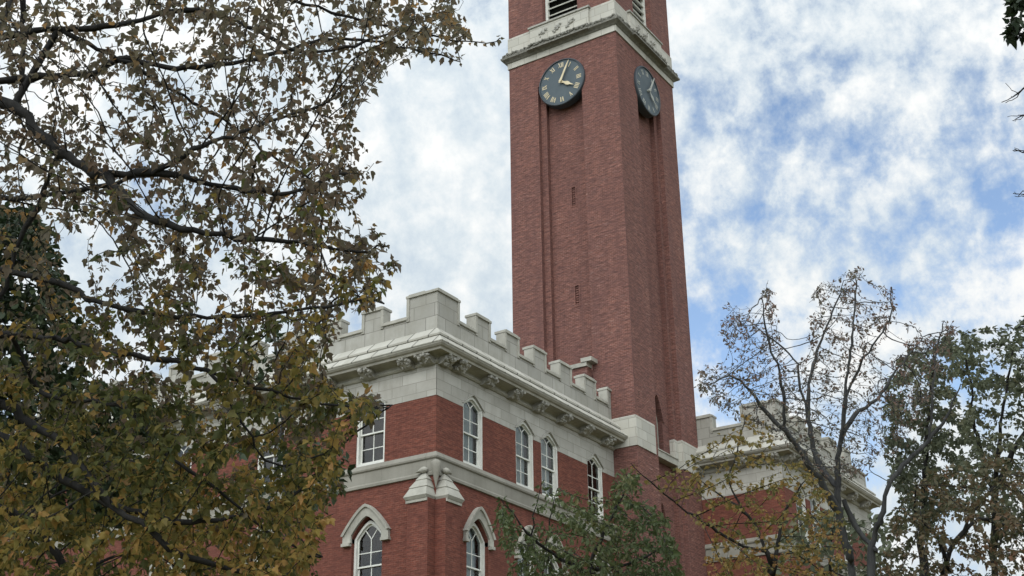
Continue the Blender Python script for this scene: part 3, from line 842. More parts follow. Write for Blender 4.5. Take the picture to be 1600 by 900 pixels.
M['dull_gilt'] = rough_mat('dull_gilding', (0.30, 0.31, 0.28), (0.38, 0.39, 0.36), 3, 0.6, 0.05, 0.01, 0.3)
dial(FR, 131, 30, -0.05, M['dull_gilt'])
# roof ledge that dies into the tower wall
mb = MB()
mb.box(TX - 0.45, TX - 0.001, 0.95, 3.4, Z0 + 4.7, Z0 + 7.70)
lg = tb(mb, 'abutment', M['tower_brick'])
mb = MB(); mb.box(TX - 0.55, TX - 0.002, 0.92, 3.5, Z0 + 7.70, Z0 + 7.90); mb.box(TX - 0.60, TX - 0.002, 0.62, 1.2, Z0 + 7.902, Z0 + 8.10)
sub(mb, 'coping', M['trim'], lg, merge=False)

# sub-parts were built in world coordinates while the tower's empty stands at its base:
# carry the offset through the parts
bpy.context.view_layer.update()

# ------------------------------------------------------------------ ground
def ground():
    m, nt, out = new_mat('lawn')
    g = nt.nodes.new('ShaderNodeNewGeometry')
    n = noise(nt, g.outputs['Position'], 0.35, 6, 0.7); n2 = noise(nt, g.outputs['Position'], 7, 4, 0.7)
    c = ramp(nt, n, [(0.3, (0.06, 0.075, 0.03)), (0.7, (0.16, 0.14, 0.06))])
    c = mixc(nt, math_n(nt, 'MULTIPLY', n2, 0.5), c, (0.10, 0.065, 0.03))
    principled(nt, out, c, 0.95, 0.1, n2, 0.7, 0.05)
    me = bpy.data.meshes.new('ground')
    S = 2500
    me.from_pydata([(-S, -S, 0), (S, -S, 0), (S, S, 0), (-S, S, 0)], [], [(0, 1, 2, 3)])
    me.materials.append(m)
    o = bpy.data.objects.new('ground', me); COL.objects.link(o)
    o['kind'] = 'structure'; o['label'] = 'grassy campus lawn under the hall and the trees'
ground()

# ------------------------------------------------------------------ trees
def np_mesh(name, verts, loops, starts, totals, mat, parent, attr=None, smooth=False):
    me = bpy.data.meshes.new(name)
    me.vertices.add(len(verts)); me.vertices.foreach_set('co', np.asarray(verts, np.float32).ravel())
    me.loops.add(len(loops)); me.loops.foreach_set('vertex_index', np.asarray(loops, np.int32))
    me.polygons.add(len(starts)); me.polygons.foreach_set('loop_start', np.asarray(starts, np.int32))
    try: me.polygons.foreach_set('loop_total', np.asarray(totals, np.int32))
    except Exception: pass
    if smooth: me.polygons.foreach_set('use_smooth', np.ones(len(starts), bool))
    if attr is not None:
        a = me.attributes.new('leaf_tint', 'FLOAT', 'POINT'); a.data.foreach_set('value', np.asarray(attr, np.float32))
    me.materials.append(mat)
    me.update(calc_edges=True); me.validate()
    o = bpy.data.objects.new(name, me); link(o, parent)
    return o

def grow(att, limbs, step, infl, kill, iters, rs, wobble=0.25, sag=0.0):
    """space colonisation: limbs are seed polylines [(points, radius or None)], the rest grows towards att"""
    P = []; par = []; fixr = []
    for pts, r0, r1 in limbs:
        pts = [np.array(p, float) for p in pts]
        # smooth by Catmull-Rom then resample
        q = [pts[0]]
        for i in range(len(pts) - 1):
            p0 = pts[max(i - 1, 0)]; p1 = pts[i]; p2 = pts[i + 1]; p3 = pts[min(i + 2, len(pts) - 1)]
            n = max(2, int(np.linalg.norm(p2 - p1) / step))
            for k in range(1, n + 1):
                t = k / n
                c = 0.5 * (2 * p1 + (p2 - p0) * t + (2 * p0 - 5 * p1 + 4 * p2 - p3) * t * t + (3 * p1 - p0 - 3 * p2 + p3) * t ** 3)
                q.append(c)
        q = np.array(q)
        jit = rs.normal(0, step * 0.10, q.shape); jit[0] = 0; q = q + jit
        if len(P) == 0: pi = -1
        else:
            d = np.linalg.norm(np.array(P) - q[0], axis=1); pi = int(np.argmin(d))
        m = len(q)
        for k, c in enumerate(q):
            if k == 0 and pi >= 0 and np.linalg.norm(np.array(P[pi]) - c) < step * 0.5:
                continue
            P.append(c); par.append(pi); pi = len(P) - 1
            fixr.append(r0 + (r1 - r0) * k / max(1, m - 1))
    P = np.array(P); par = list(par); fixr = list(fixr)
    near = np.full(len(att), -1); nd = np.full(len(att), 1e9)
    def upd(lo):
        nonlocal near, nd
        new = P[lo:]
        for a in range(0, len(att), 1500):
            D = ((att[a:a+1500, None, :] - new[None]) ** 2).sum(2)
            j = D.argmin(1); dd = np.sqrt(D[np.arange(len(j)), j])
            b = dd < nd[a:a+1500]
            nd[a:a+1500][b] = dd[b]; near[a:a+1500][b] = j[b] + lo
    upd(0)
    alive = nd > kill
    seen = set()
    for it in range(iters):
        act = alive & (nd < infl)
        if not act.any(): break
        idx = near[act]; v = att[act] - P[idx]; v /= np.linalg.norm(v, axis=1, keepdims=True) + 1e-9
        u, inv = np.unique(idx, return_inverse=True)
        acc = np.zeros((len(u), 3)); np.add.at(acc, inv, v)
        acc += rs.normal(0, wobble, acc.shape); acc[:, 2] -= sag
        acc /= np.linalg.norm(acc, axis=1, keepdims=True) + 1e-9
        newp = P[u] + acc * step
        keep = []
        for k in range(len(u)):
            key = (int(u[k]),) + tuple(np.round(newp[k] / (step * 0.35)).astype(int))
            if key in seen: continue
            seen.add(key); keep.append(k)
        if not keep: break
        lo = len(P)
        P = np.vstack([P, newp[keep]]); par += [int(u[k]) for k in keep]; fixr += [0.0] * len(keep)
        upd(lo)
        alive &= nd > kill
    return P, np.array(par), np.array(fixr)

def branch_mesh(P, par, fixr, tip_r, expo, name, mat, parent, max_r=1.0):
    n = len(P)
    r = np.zeros(n); kids = [[] for _ in range(n)]
    for i in range(n):
        if par[i] >= 0: kids[par[i]].append(i)
    cnt = np.zeros(n, int)
    for i in range(n - 1, -1, -1):
        if not kids[i]: r[i] = tip_r; cnt[i] = 1
        else:
            r[i] = sum(r[k] ** expo for k in kids[i]) ** (1 / expo); cnt[i] = sum(cnt[k] for k in kids[i])
        r[i] = min(max(r[i], fixr[i]), max_r)
        if fixr[i] > 0: r[i] = min(r[i], fixr[i] * 1.35)
    V = []; Fc = []
    def tube(idx, radii):
        pts = P[idx]
        t = np.gradient(pts, axis=0) if len(pts) > 2 else np.repeat((pts[-1] - pts[0])[None], len(pts), 0)
        t /= np.linalg.norm(t, axis=1, keepdims=True) + 1e-9
        sides = 8 if radii[0] > 0.08 else (6 if radii[0] > 0.03 else (5 if radii[0] > 0.012 else 3))
        ref = np.array([0.31, 0.22, 0.92]); 
        if abs(t[0] @ ref) > 0.9: ref = np.array([1.0, 0.1, 0])
        nx = np.cross(t[0], ref); nx /= np.linalg.norm(nx)
        base = len(V)
        ang = np.arange(sides) * 2 * np.pi / sides
        for k in range(len(pts)):
            nx = nx - t[k] * (nx @ t[k]); nx /= np.linalg.norm(nx) + 1e-9
            ny = np.cross(t[k], nx)
            ring_ = pts[k] + radii[k] * (np.cos(ang)[:, None] * nx + np.sin(ang)[:, None] * ny)
            V.extend(ring_.tolist())
        for k in range(len(pts) - 1):
            a = base + k * sides; b = a + sides
            for s in range(sides):
                s2 = (s + 1) % sides
                Fc.append((a + s, a + s2, b + s2, b + s))
    stack = [i for i in range(n) if par[i] < 0]
    while stack:
        i = stack.pop()
        chain = [i] if par[i] < 0 else [par[i], i]
        rad = [r[i]] if par[i] < 0 else [min(r[i] * 1.05, r[par[i]]), r[i]]
        while kids[i]:
            ks = sorted(kids[i], key=lambda k: -r[k])
            stack += ks[1:]
            i = ks[0]; chain.append(i); rad.append(r[i])
        if len(chain) > 1: tube(np.array(chain), [x * (1 + 0.13 * math.sin(7.1 * j + 3.3 * i) + 0.07 * math.sin(2.3 * j + i)) for j, x in enumerate(rad)])
    loops = np.array(Fc, np.int32).ravel(); k = len(Fc)
    o = np_mesh(name, np.array(V), loops, np.arange(k) * 4, np.full(k, 4), mat, parent, smooth=True)
    return o, r, cnt, kids

SOFT_H = [(0, 0), (.22, .04), (.38, .26), (.42, .50), (.25, .57), (.16, .82), (0, 1.12)]
MAPLE_H = [(0, 0), (.16, -.04), (.40, .10), (.34, .22), (.52, .42), (.30, .46), (.27, .72), (.12, .66), (0, 1.0)]
OAK_H = [(0, 0), (.12, .12), (.30, .24), (.16, .36), (.36, .56), (.18, .64), (.22, .84), (0, 1.0)]
OVAL_H = [(0, 0), (.26, .25), (.32, .55), (0, 1.0)]
def leaves(P, par, r, cnt, kids, mat, parent, rs, size, per, max_cnt, half, pig, petiole=0.5, droop=0.6, name='crown', keep=None, fold=0.35, thin=None):
    """leaf blades on the outer twigs, each a folded lobed blade"""
    tw = np.where((cnt <= max_cnt) & (par >= 0))[0]
    if keep is not None: tw = tw[keep(P[tw])]
    k = rs.poisson(per * (thin(P[tw]) if thin else np.ones(len(tw)))); idx = np.repeat(tw, k); n = len(idx)
    tdir = P[idx] - P[par[idx]]; ln = np.linalg.norm(tdir, axis=1, keepdims=True) + 1e-9
    f = rs.random((n, 1)); org = P[idx] - tdir * f
    tdir = tdir / ln
    d = rs.normal(0, 1, (n, 3)); d -= 0.3 * (d * tdir).sum(1, keepdims=True) * tdir
    d += tdir * 0.7
    d /= np.linalg.norm(d, axis=1, keepdims=True) + 1e-9
    sz = size * np.clip(rs.lognormal(0, 0.28, n), .5, 1.7)
    org = org + d * (sz * petiole)[:, None]
    ax = d + np.array([0, 0, -1.0]) * droop * rs.random((n, 1)) * 1.6
    ax /= np.linalg.norm(ax, axis=1, keepdims=True) + 1e-9
    nrm = np.array([0, 0, 1.0]) + rs.normal(0, 0.75, (n, 3))
    sd = np.cross(ax, nrm); sd /= np.linalg.norm(sd, axis=1, keepdims=True) + 1e-9
    nn = np.cross(sd, ax)
    H = np.array(half); m = len(H)
    # verts: right half (m) + left half inner points (m-2)
    right = [(x, y, fold * x) for x, y in half]; left = [(-x, y, fold * x) for x, y in half[1:-1]]
    T = np.array(right + left)
    curl = rs.uniform(-0.35, 0.1, n)
    z = T[None, :, 2] + curl[:, None] * (T[None, :, 1] ** 2)
    V = org[:, None, :] + sz[:, None, None] * (T[None, :, 0, None] * sd[:, None, :] + T[None, :, 1, None] * ax[:, None, :] + z[:, :, None] * nn[:, None, :])
    nv = len(T)
    fr = list(range(m)); fl = [0] + [m - 1] + list(range(nv - 1, m - 1, -1))
    loc = np.array(fr + fl)
    loops = (np.arange(n)[:, None] * nv + loc[None]).ravel()
    st = (np.arange(n)[:, None] * (2 * m) + np.array([0, m])[None]).ravel()
    tot = np.full(2 * n, m)
    pg = np.clip(pig(org, rs, n), 0, 1)
    return np_mesh(name, V.reshape(-1, 3), loops, st, tot, mat, parent, np.repeat(pg, nv)), n

def in_poly(u, v, poly):
    poly = np.array(poly, float); x1, y1 = poly[:, 0], poly[:, 1]; x2, y2 = np.roll(x1, -1), np.roll(y1, -1)
    c = np.zeros(len(u), bool)
    for a, b, c2, d in zip(x1, y1, x2, y2):
        m = ((b > v) != (d > v)) & (u < (c2 - a) * (v - b) / (d - b + 1e-12) + a)
        c ^= m
    return c
F_np, R_np, U_np, C_np = (np.array(x) for x in (f_, cright, cup, CAM))
def volume(poly, d0, d1, n, rs, dens=None, zmin=0.5, clump=0.0):
    """points spread through the depth of a crown"""
    poly = np.array(poly, float); lo = poly.min(0); hi = poly.max(0); out = []
    tot = 0
    while tot < n:
        u = rs.uniform(lo[0], hi[0], n * 2); v = rs.uniform(lo[1], hi[1], n * 2)
        k = in_poly(u, v, poly)
        if dens is not None: k &= rs.random(len(u)) < dens(u, v)
        u, v = u[k], v[k]
        dd = rs.uniform(d0 ** 1.5, d1 ** 1.5, len(u)) ** (1 / 1.5)
        p = C_np + (F_np + R_np * ((u - 800) / FPX)[:, None] + U_np * ((450 - v) / FPX)[:, None]) * dd[:, None]
        p = p[p[:, 2] > zmin]
        out.append(p); tot += len(p)
    return np.vstack(out)[:n]
def pts(*uvd): return [tuple(at(u, v, d)) for u, v, d in uvd]
def ground_at(u, d):
    p = at(u, 450, d); h = Vector((p.x - CAM.x, p.y - CAM.y, 0))
    return (p.x, p.y, 0.0)
def ground_under(p): return (p[0], p[1], 0.0)
def base_loc(p): return (p[0], p[1], 0)
def tree_root(name, base, label, cat='tree', group=None):
    return empty(name, base, label, cat, group)
def finish(root, objs):
    for o in objs: o.matrix_parent_inverse = Matrix.Translation((-root.location.x, -root.location.y, 0))
def vnoise(p, s, seed):
    """cheap smooth noise on points, 0..1, to group leaf colours by spray"""
    q = p * s + seed
    return 0.5 + 0.25 * (np.sin(q[:, 0] * 1.7 + 2 * np.sin(q[:, 1] * 1.3)) + np.sin(q[:, 2] * 1.9 + 1.7 * np.sin(q[:, 0] * 1.1 + q[:, 1])))

M['bark_dark'] = bark_mat('maple_bark', (0.016, 0.016, 0.016), (0.042, 0.040, 0.037))
M['bark_grey'] = bark_mat('grey_bark', (0.040, 0.041, 0.043), (0.105, 0.106, 0.105))
M['leaf_maple'] = leaf_mat('maple_leaf', [(0.0, (0.050, 0.065, 0.024)), (0.25, (0.105, 0.110, 0.034)), (0.42, (0.28, 0.21, 0.058)), (0.58, (0.38, 0.21, 0.070)), (0.72, (0.125, 0.115, 0.072)), (0.86, (0.130, 0.104, 0.072)), (1.0, (0.175, 0.118, 0.074))], 0.55)
M['leaf_dark'] = leaf_mat('evergreen_leaf', [(0.0, (0.014, 0.026, 0.012)), (0.6, (0.028, 0.046, 0.020)), (1.0, (0.055, 0.075, 0.030))], 0.2)
M['leaf_oak'] = leaf_mat('oak_leaf', [(0.0, (0.045, 0.068, 0.026)), (0.6, (0.082, 0.105, 0.042)), (1.0, (0.15, 0.14, 0.055))], 0.35)
M['leaf_green'] = leaf_mat('dull_green_leaf', [(0.0, (0.080, 0.095, 0.062)), (0.5, (0.115, 0.130, 0.080)), (0.85, (0.15, 0.14, 0.080)), (1.0, (0.18, 0.11, 0.06))], 0.35)
M['leaf_russet'] = leaf_mat('russet_leaf', [(0.0, (0.070, 0.080, 0.042)), (0.4, (0.125, 0.098, 0.055)), (0.75, (0.18, 0.10, 0.058)), (1.0, (0.24, 0.13, 0.08))], 0.4)
M['leaf_tan'] = leaf_mat('tan_leaf', [(0.0, (0.10, 0.105, 0.035)), (0.4, (0.21, 0.16, 0.05)), (0.75, (0.30, 0.18, 0.06)), (1.0, (0.30, 0.14, 0.07))], 0.45)
M['leaf_pink'] = leaf_mat('sparse_dry_leaf', [(0.0, (0.085, 0.095, 0.062)), (0.5, (0.14, 0.105, 0.080)), (1.0, (0.20, 0.11, 0.088))], 0.35)

# --- the big maple in front, limbs reaching in from the left
rs = np.random.RandomState(5)
tb0 = at(-420, 500, 13.5); base = (tb0.x, tb0.y, 0)
maple = tree_root('maple_tree', base, 'big maple reaching in from the left with backlit brown upper and yellow green lower leaves')
T0 = [base, tuple(Vector(base) + Vector((0.05, 0.0, 2.2))), tuple(at(-400, 760, 13.5)), tuple(at(-360, 420, 13.4)), tuple(at(-330, 60, 13.3)), tuple(at(-300, -260, 13.2))]
limbs = [
    (T0, 0.42, 0.16),
    (pts((-365, 330, 13.4), (-180, 160, 12.8), (0, 160, 12.3), (65, 215, 12.0), (105, 245, 11.8), (165, 272, 11.6), (250, 270, 11.5), (350, 292, 11.6), (450, 300, 11.9), (540, 270, 12.4)), 0.078, 0.012),
    (pts((165, 272, 11.6), (215, 330, 11.2), (280, 355, 11.0), (370, 372, 11.0), (450, 378, 11.3), (540, 392, 11.6), (600, 385, 11.9)), 0.041, 0.008),
    (pts((240, 271, 11.5), (300, 235, 11.4), (350, 217, 11.6), (420, 190, 12.0), (500, 165, 12.4)), 0.027, 0.008),
    (pts((-340, 170, 13.3), (-150, 120, 13.6), (0, 125, 13.6), (65, 120, 13.6), (150, 112, 13.5), (185, 92, 13.5), (260, 105, 13.5), (330, 103, 13.5), (420, 88, 13.7), (520, 60, 14.0), (640, 76, 14.2), (720, 95, 14.5)), 0.058, 0.007),
    (pts((90, 48, 12.6), (170, 84, 12.7), (220, 110, 12.9), (300, 160, 13.2), (340, 180, 13.4), (420, 240, 13.6)), 0.027, 0.008),
    (pts((-330, 20, 13.3), (-120, 60, 12.8), (0, 58, 12.6), (90, 44, 12.6), (180, 40, 12.7), (270, 18, 12.9), (330, 20, 13.0), (400, 46, 13.0), (470, 80, 13.1), (540, 74, 13.2), (640, 40, 13.5), (700, 22, 13.6)), 0.048, 0.008),
    (pts((-300, -160, 13.2), (-60, -120, 12.6), (150, -60, 12.2), (330, -30, 12.3), (480, 8, 12.6), (600, 40, 13.0), (690, 58, 13.2), (760, 66, 13.4), (780, 62, 13.5)), 0.048, 0.005),
    (pts((35, -60, 14.3), (36, 40, 14.3), (34, 120, 14.2), (30, 180, 14.1)), 0.034, 0.02),
    (pts((-360, 470, 13.4), (-160, 380, 12.2), (0, 420, 11.7), (60, 432, 11.6), (110, 450, 11.5), (135, 465, 11.4), (187, 482, 11.3), (260, 492, 11.3), (340, 495, 11.5), (430, 490, 11.8), (560, 470, 12.2), (600, 472, 12.4)), 0.051, 0.007),
    (pts((80, 260, 11.9), (60, 320, 11.9), (22, 395, 11.9), (8, 450, 11.8), (-40, 520, 11.7)), 0.024, 0.02),
    (pts((-160, 300, 12.8), (0, 308, 12.6), (70, 305, 12.4), (140, 294, 12.2), (200, 280, 12.1)), 0.031, 0.02),
    (pts((-370, 560, 13.4), (-160, 500, 12.0), (0, 522, 11.4), (125, 535, 11.0), (165, 550, 10.9), (250, 560, 10.8), (325, 580, 10.9), (435, 615, 11.2), (505, 628, 11.5), (580, 640, 11.9), (615, 632, 12.2)), 0.048, 0.006),
    (pts((-390, 690, 13.5), (-180, 610, 11.6), (0, 630, 10.6), (32, 652, 10.5), (100, 697, 10.3), (175, 790, 10.0), (220, 812, 9.9), (265, 858, 9.9), (360, 888, 10.1), (440, 905, 10.4)), 0.068, 0.02),
    (pts((-180, 640, 11.6), (0, 682, 10.9), (65, 727, 10.7), (150, 776, 10.5), (220, 800, 10.4), (300, 815, 10.5), (400, 800, 10.8), (480, 760, 11.2)), 0.048, 0.012),
    (pts((60, 610, 11.5), (110, 625, 11.3), (200, 640, 11.2), (250, 700, 11.1), (330, 760, 11.1), (420, 830, 11.2), (500, 870, 11.4)), 0.020, 0.008),
    (pts((325, 580, 10.9), (370, 640, 10.8), (400, 700, 10.9), (440, 730, 11.0), (520, 700, 11.3)), 0.015, 0.006),
    (pts((-380, 620, 13.4), (-100, 780, 12.6), (20, 800, 12.4), (100, 880, 12.4), (140, 930, 12.4)), 0.041, 0.03),
]
crown_poly = [(-120, -90), (700, -60), (720, -10), (745, 20), (760, 55), (700, 92), (620, 108), (590, 150), (560, 190), (552, 235), (606, 255), (560, 290), (545, 330), (590, 372), (622, 392), (590, 430), (606, 468), (560, 500), (520, 540), (520, 580), (612, 612), (600, 645), (540, 655), (530, 700), (545, 742), (520, 790), (505, 860), (490, 930), (-120, 940)]
def dens_m(u, v):
    d = 0.75 + 0.25 * np.sin(u * 0.021 + 1.3 * np.sin(v * 0.017)) * np.sin(v * 0.024 + 0.7)
    d = np.where((u > 600) & (v < 140), d * 0.5, d)
    d = np.where((u > 280) & (u < 530) & (v > 150) & (v < 360), d * 1.25, d)
    d = np.where((u < 250) & (v < 480), d * 0.72, d)
    d = np.where(v > 520, d * 1.35, d)
    d = np.where((u < 130) & (v > 330) & (v < 720), d * 0.45, d)
    for (cx, cy, rx, ry) in ((270, 70, 40, 28), (165, 165, 40, 30), (145, 420, 45, 40), (130, 500, 35, 24), (265, 310, 30, 22), (285, 200, 26, 20)):
        d = np.where(((u - cx) / rx) ** 2 + ((v - cy) / ry) ** 2 < 1, d * 0.15, d)
    return np.clip(d, 0, 1)
att = volume(crown_poly, 9.6, 15.5, 7600, rs, dens_m, 2.0)
P, par, fx = grow(att, limbs, 0.10, 0.95, 0.165, 150, rs, 0.55, 0.05)
tr, r, cnt, kids = branch_mesh(P, par, fx, 0.0028, 2.5, 'trunk', M['bark_dark'], maple, 0.45)
def backlit_tint_m(p, rs, n):
    hgt = np.clip((p[:, 2] - 4.7) / 2.4, 0, 1)  # autumn tints by height, with the backlit look of upper leaves coloured in
    low = 0.08 + 0.45 * vnoise(p, 1.1, 3.0) + rs.normal(0, 0.10, n)
    high = 0.72 + 0.20 * vnoise(p, 0.9, 8.0) + rs.normal(0, 0.07, n)
    t = np.clip(hgt * 1.35 - 0.15 + rs.normal(0, 0.12, n), 0, 1)
    return np.where(rs.random(n) < t, high, low)
def thin_m(p):
    # the upper sprays have shed about half their leaves, in patches
    up = np.clip((p[:, 2] - 5.2) / 1.6, 0, 1)
    return 1.4 - up * (0.54 + 0.55 * np.clip(vnoise(p, 1.6, 5.0) * 1.3 - 0.2, 0, 1))
cr_, nl = leaves(P, par, r, cnt, kids, M['leaf_maple'], maple, rs, 0.052, 5.0, 5, SOFT_H, backlit_tint_m, 0.45, 0.9, thin=thin_m)
print('maple', len(P), nl)
finish(maple, [tr, cr_])

def simple_tree(name, label, poly, d0, d1, n_att, limbs, step, infl, kill, leaf, size, per, max_cnt, half, seed, bark='bark_dark', tip=0.004, expo=2.4, base=None, dens=None, pig=None, sag=0.0, droop=0.5, wob=0.3, group=None, maxr=0.35, keep=None):
    rs = np.random.RandomState(seed)
    root = tree_root(name, base, label, 'tree', group)
    att = volume(poly, d0, d1, n_att, rs, dens, 1.0)
    P, par, fx = grow(att, limbs, step, infl, kill, 120, rs, wob, sag)
    tr, r, cnt, kids = branch_mesh(P, par, fx, tip, expo, 'trunk', M[bark], root, maxr)
    pig = pig or (lambda p, rs, n: 0.15 + 0.6 * vnoise(p, 0.8, seed) + rs.normal(0, 0.14, n))
    cr_, nl = leaves(P, par, r, cnt, kids, M[leaf], root, rs, size, per, max_cnt, half, pig, 0.4, droop, keep=keep)
    print(name, len(P), nl)
    finish(root, [tr, cr_])
    return root
def B(u, v, d):
    p = at(u, v, d); return (p.x, p.y, 0.0)
def trunk_pts(u, v, d, *rest):
    b = B(u, v, d)
    return [b] + pts((u, v, d), *rest)

# --- dark evergreen behind the maple, at the left edge
simple_tree('evergreen_tree', 'dense dark evergreen tree behind the big maple at the left edge',
    [(-160, 380), (-40, 330), (40, 325), (90, 380), (120, 450), (132, 540), (140, 600), (240, 620), (280, 700), (260, 800), (180, 830), (60, 800), (-10, 780), (-160, 790)], 27, 31, 3600,
    [(trunk_pts(-60, 880, 29, (-60, 700, 29), (-50, 520, 29), (-30, 360, 29)), 0.30, 0.03)],
    0.26, 3.5, 0.36, 'leaf_dark', 0.17, 11, 14, OVAL_H, 21, base=B(-60, 880, 29), droop=0.3)
# --- reddish thin tree low at the left edge
simple_tree('russet_tree', 'thin russet leaved tree low at the left edge under the maple',
    [(-120, 760), (-20, 740), (60, 770), (110, 830), (120, 930), (-120, 940)], 23, 26, 700,
    [(trunk_pts(-10, 940, 24.5, (-5, 850, 24.5), (0, 770, 24.5)), 0.12, 0.02)],
    0.22, 3, 0.4, 'leaf_russet', 0.12, 2.2, 6, OAK_H, 22, base=B(-10, 940, 24.5))
# --- slender dark tree close to the hall, seen through the maple
simple_tree('slender_tree', 'slender dark green tree beside the hall seen through the maple',
    [(340, 700), (380, 600), (410, 500), (440, 490), (470, 540), (500, 600), (545, 600), (510, 680), (560, 720), (540, 790), (420, 830), (360, 780)], 35, 40, 750,
    [(trunk_pts(448, 900, 37.5, (446, 780, 37.5), (440, 660, 37.5), (432, 560, 37.5), (425, 500, 37.5)), 0.24, 0.03)],
    0.36, 4, 0.6, 'leaf_dark', 0.22, 3.0, 6, OVAL_H, 23, base=B(448, 900, 37.5), bark='bark_grey')
# --- green oak in front of the tower foot
simple_tree('oak_tree', 'green young oak in front of the foot of the tower',
    [(772, 782), (800, 775), (815, 820), (860, 838), (895, 800), (905, 785), (945, 790), (955, 745), (985, 728), (1005, 745), (1000, 790), (1045, 800), (1062, 850), (1075, 940), (800, 950), (790, 880), (765, 840)], 26, 31, 2600,
    [(trunk_pts(925, 950, 28.5, (925, 880, 28.5), (950, 820, 28.5), (985, 750, 28.5)), 0.16, 0.015),
     (pts((925, 900, 28.5), (890, 880, 28.2), (840, 850, 28.0), (800, 800, 27.8), (783, 780, 27.8)), 0.05, 0.008),
     (pts((926, 890, 28.5), (985, 880, 29), (1040, 850, 29.3)), 0.05, 0.01),
     (pts((828, 846, 27.9), (838, 790, 27.9), (845, 755, 27.9)), 0.02, 0.006),
     (pts((850, 856, 28.0), (862, 800, 28.1), (870, 765, 28.1)), 0.02, 0.006)],
    0.17, 1.6, 0.27, 'leaf_oak', 0.095, 5.6, 7, OAK_H, 24, base=B(925, 950, 28.5), droop=0.7,
    dens=lambda u, v: np.clip(np.where(u < 890, np.where(v > 800, 0.35, 0.12), 1.0), 0, 1))
# --- bare multi-stemmed tree right of the tower
simple_tree('bare_tree', 'nearly bare grey forked tree with thin leaf sprays right of the tower',
    [(1078, 612), (1096, 560), (1120, 575), (1150, 560), (1122, 520), (1135, 470), (1160, 480), (1180, 500), (1186, 455), (1202, 440), (1215, 470), (1222, 520), (1240, 590), (1258, 560), (1262, 480), (1272, 440), (1295, 432), (1312, 450), (1322, 425), (1338, 410), (1356, 425), (1352, 490), (1372, 470), (1392, 440), (1410, 455), (1398, 500), (1368, 570), (1385, 570), (1420, 520), (1446, 505), (1462, 530), (1468, 495), (1484, 488), (1505, 505), (1485, 560), (1460, 640), (1400, 700), (1340, 760), (1270, 740), (1230, 700), (1170, 670), (1110, 640)], 22.5, 27.5, 5600,
    [(trunk_pts(1336, 930, 25, (1328, 870, 25), (1312, 811, 25), (1308, 740, 25), (1318, 660, 25), (1322, 600, 25), (1331, 528, 25), (1338, 440, 25)), 0.130, 0.012),
     (pts((1311, 800, 25), (1283, 755, 24.8), (1243, 694, 24.6), (1227, 672, 24.5), (1193, 640, 24.4), (1150, 590, 24.2), (1110, 600, 24.1)), 0.079, 0.01),
     (pts((1227, 672, 24.5), (1222, 600, 24.3), (1200, 530, 24.2), (1190, 460, 24.1)), 0.036, 0.008),
     (pts((1309, 760, 25), (1278, 720, 25.4), (1265, 667, 25.6), (1263, 610, 25.8), (1280, 540, 26), (1305, 480, 26), (1318, 440, 26.1)), 0.061, 0.008),
     (pts((1266, 670, 25.6), (1250, 600, 25.7), (1240, 560, 25.8), (1180, 510, 25.9)), 0.029, 0.007),
     (pts((1312, 690, 25), (1335, 650, 25.2), (1371, 622, 25.3), (1404, 575, 25.5), (1443, 528, 25.6)), 0.050, 0.008),
     (pts((1322, 620, 25), (1350, 560, 24.6), (1390, 500, 24.5), (1392, 460, 24.5)), 0.032, 0.007),
     ([tuple(Vector(B(1336, 930, 25)) + Vector((0.1, -0.25, 3))), *pts((1362, 894, 24.6), (1380, 800, 24.5), (1390, 755, 24.5), (1425, 712, 24.5), (1450, 688, 24.5), (1458, 600, 24.6), (1466, 540, 24.7), (1475, 500, 24.7))], 0.095, 0.01),
     (pts((1370, 860, 24.6), (1350, 840, 24.9), (1330, 810, 25), (1318, 780, 25)), 0.043, 0.05),
     (pts((1452, 685, 24.5), (1480, 650, 24.4), (1500, 600, 24.4)), 0.036, 0.008)],
    0.12, 0.62, 0.19, 'leaf_pink', 0.054, 1.6, 4, OAK_H, 25, bark='bark_grey', tip=0.0035, base=B(1336, 930, 25), wob=0.45, sag=0.0)
# --- tan/yellow small tree in front of the wing
simple_tree('yellow_tree', 'small tree with tan and yellow leaves in front of the right wing',
    [(1060, 720), (1100, 690), (1165, 640), (1200, 660), (1230, 700), (1290, 740), (1320, 800), (1330, 870), (1300, 930), (1110, 935), (1095, 880), (1130, 830), (1085, 790), (1050, 770)], 20, 23.5, 1700,
    [(trunk_pts(1208, 950, 22, (1206, 880, 22), (1195, 860, 22), (1172, 856, 21.9), (1130, 836, 21.7), (1085, 808, 21.5), (1040, 775, 21.3), (985, 725, 21.1)), 0.10, 0.006),
     (pts((1206, 900, 22), (1215, 850, 22.2), (1225, 800, 22.4), (1260, 750, 22.6)), 0.05, 0.008),
     (pts((1195, 860, 22), (1180, 820, 22.2), (1153, 793, 22.3), (1125, 772, 22.4), (1093, 752, 22.4)), 0.035, 0.007),
     (pts((1160, 800, 22.3), (1140, 750, 22.4), (1155, 690, 22.5), (1165, 650, 22.6)), 0.02, 0.006)],
    0.15, 1.4, 0.26, 'leaf_tan', 0.060, 4.4, 5, MAPLE_H, 26, base=B(1208, 950, 22),
    dens=lambda u, v: np.clip(0.10 + (v - 690) / 210 + np.where(u > 1200, 0.12, 0), 0.07, 1))
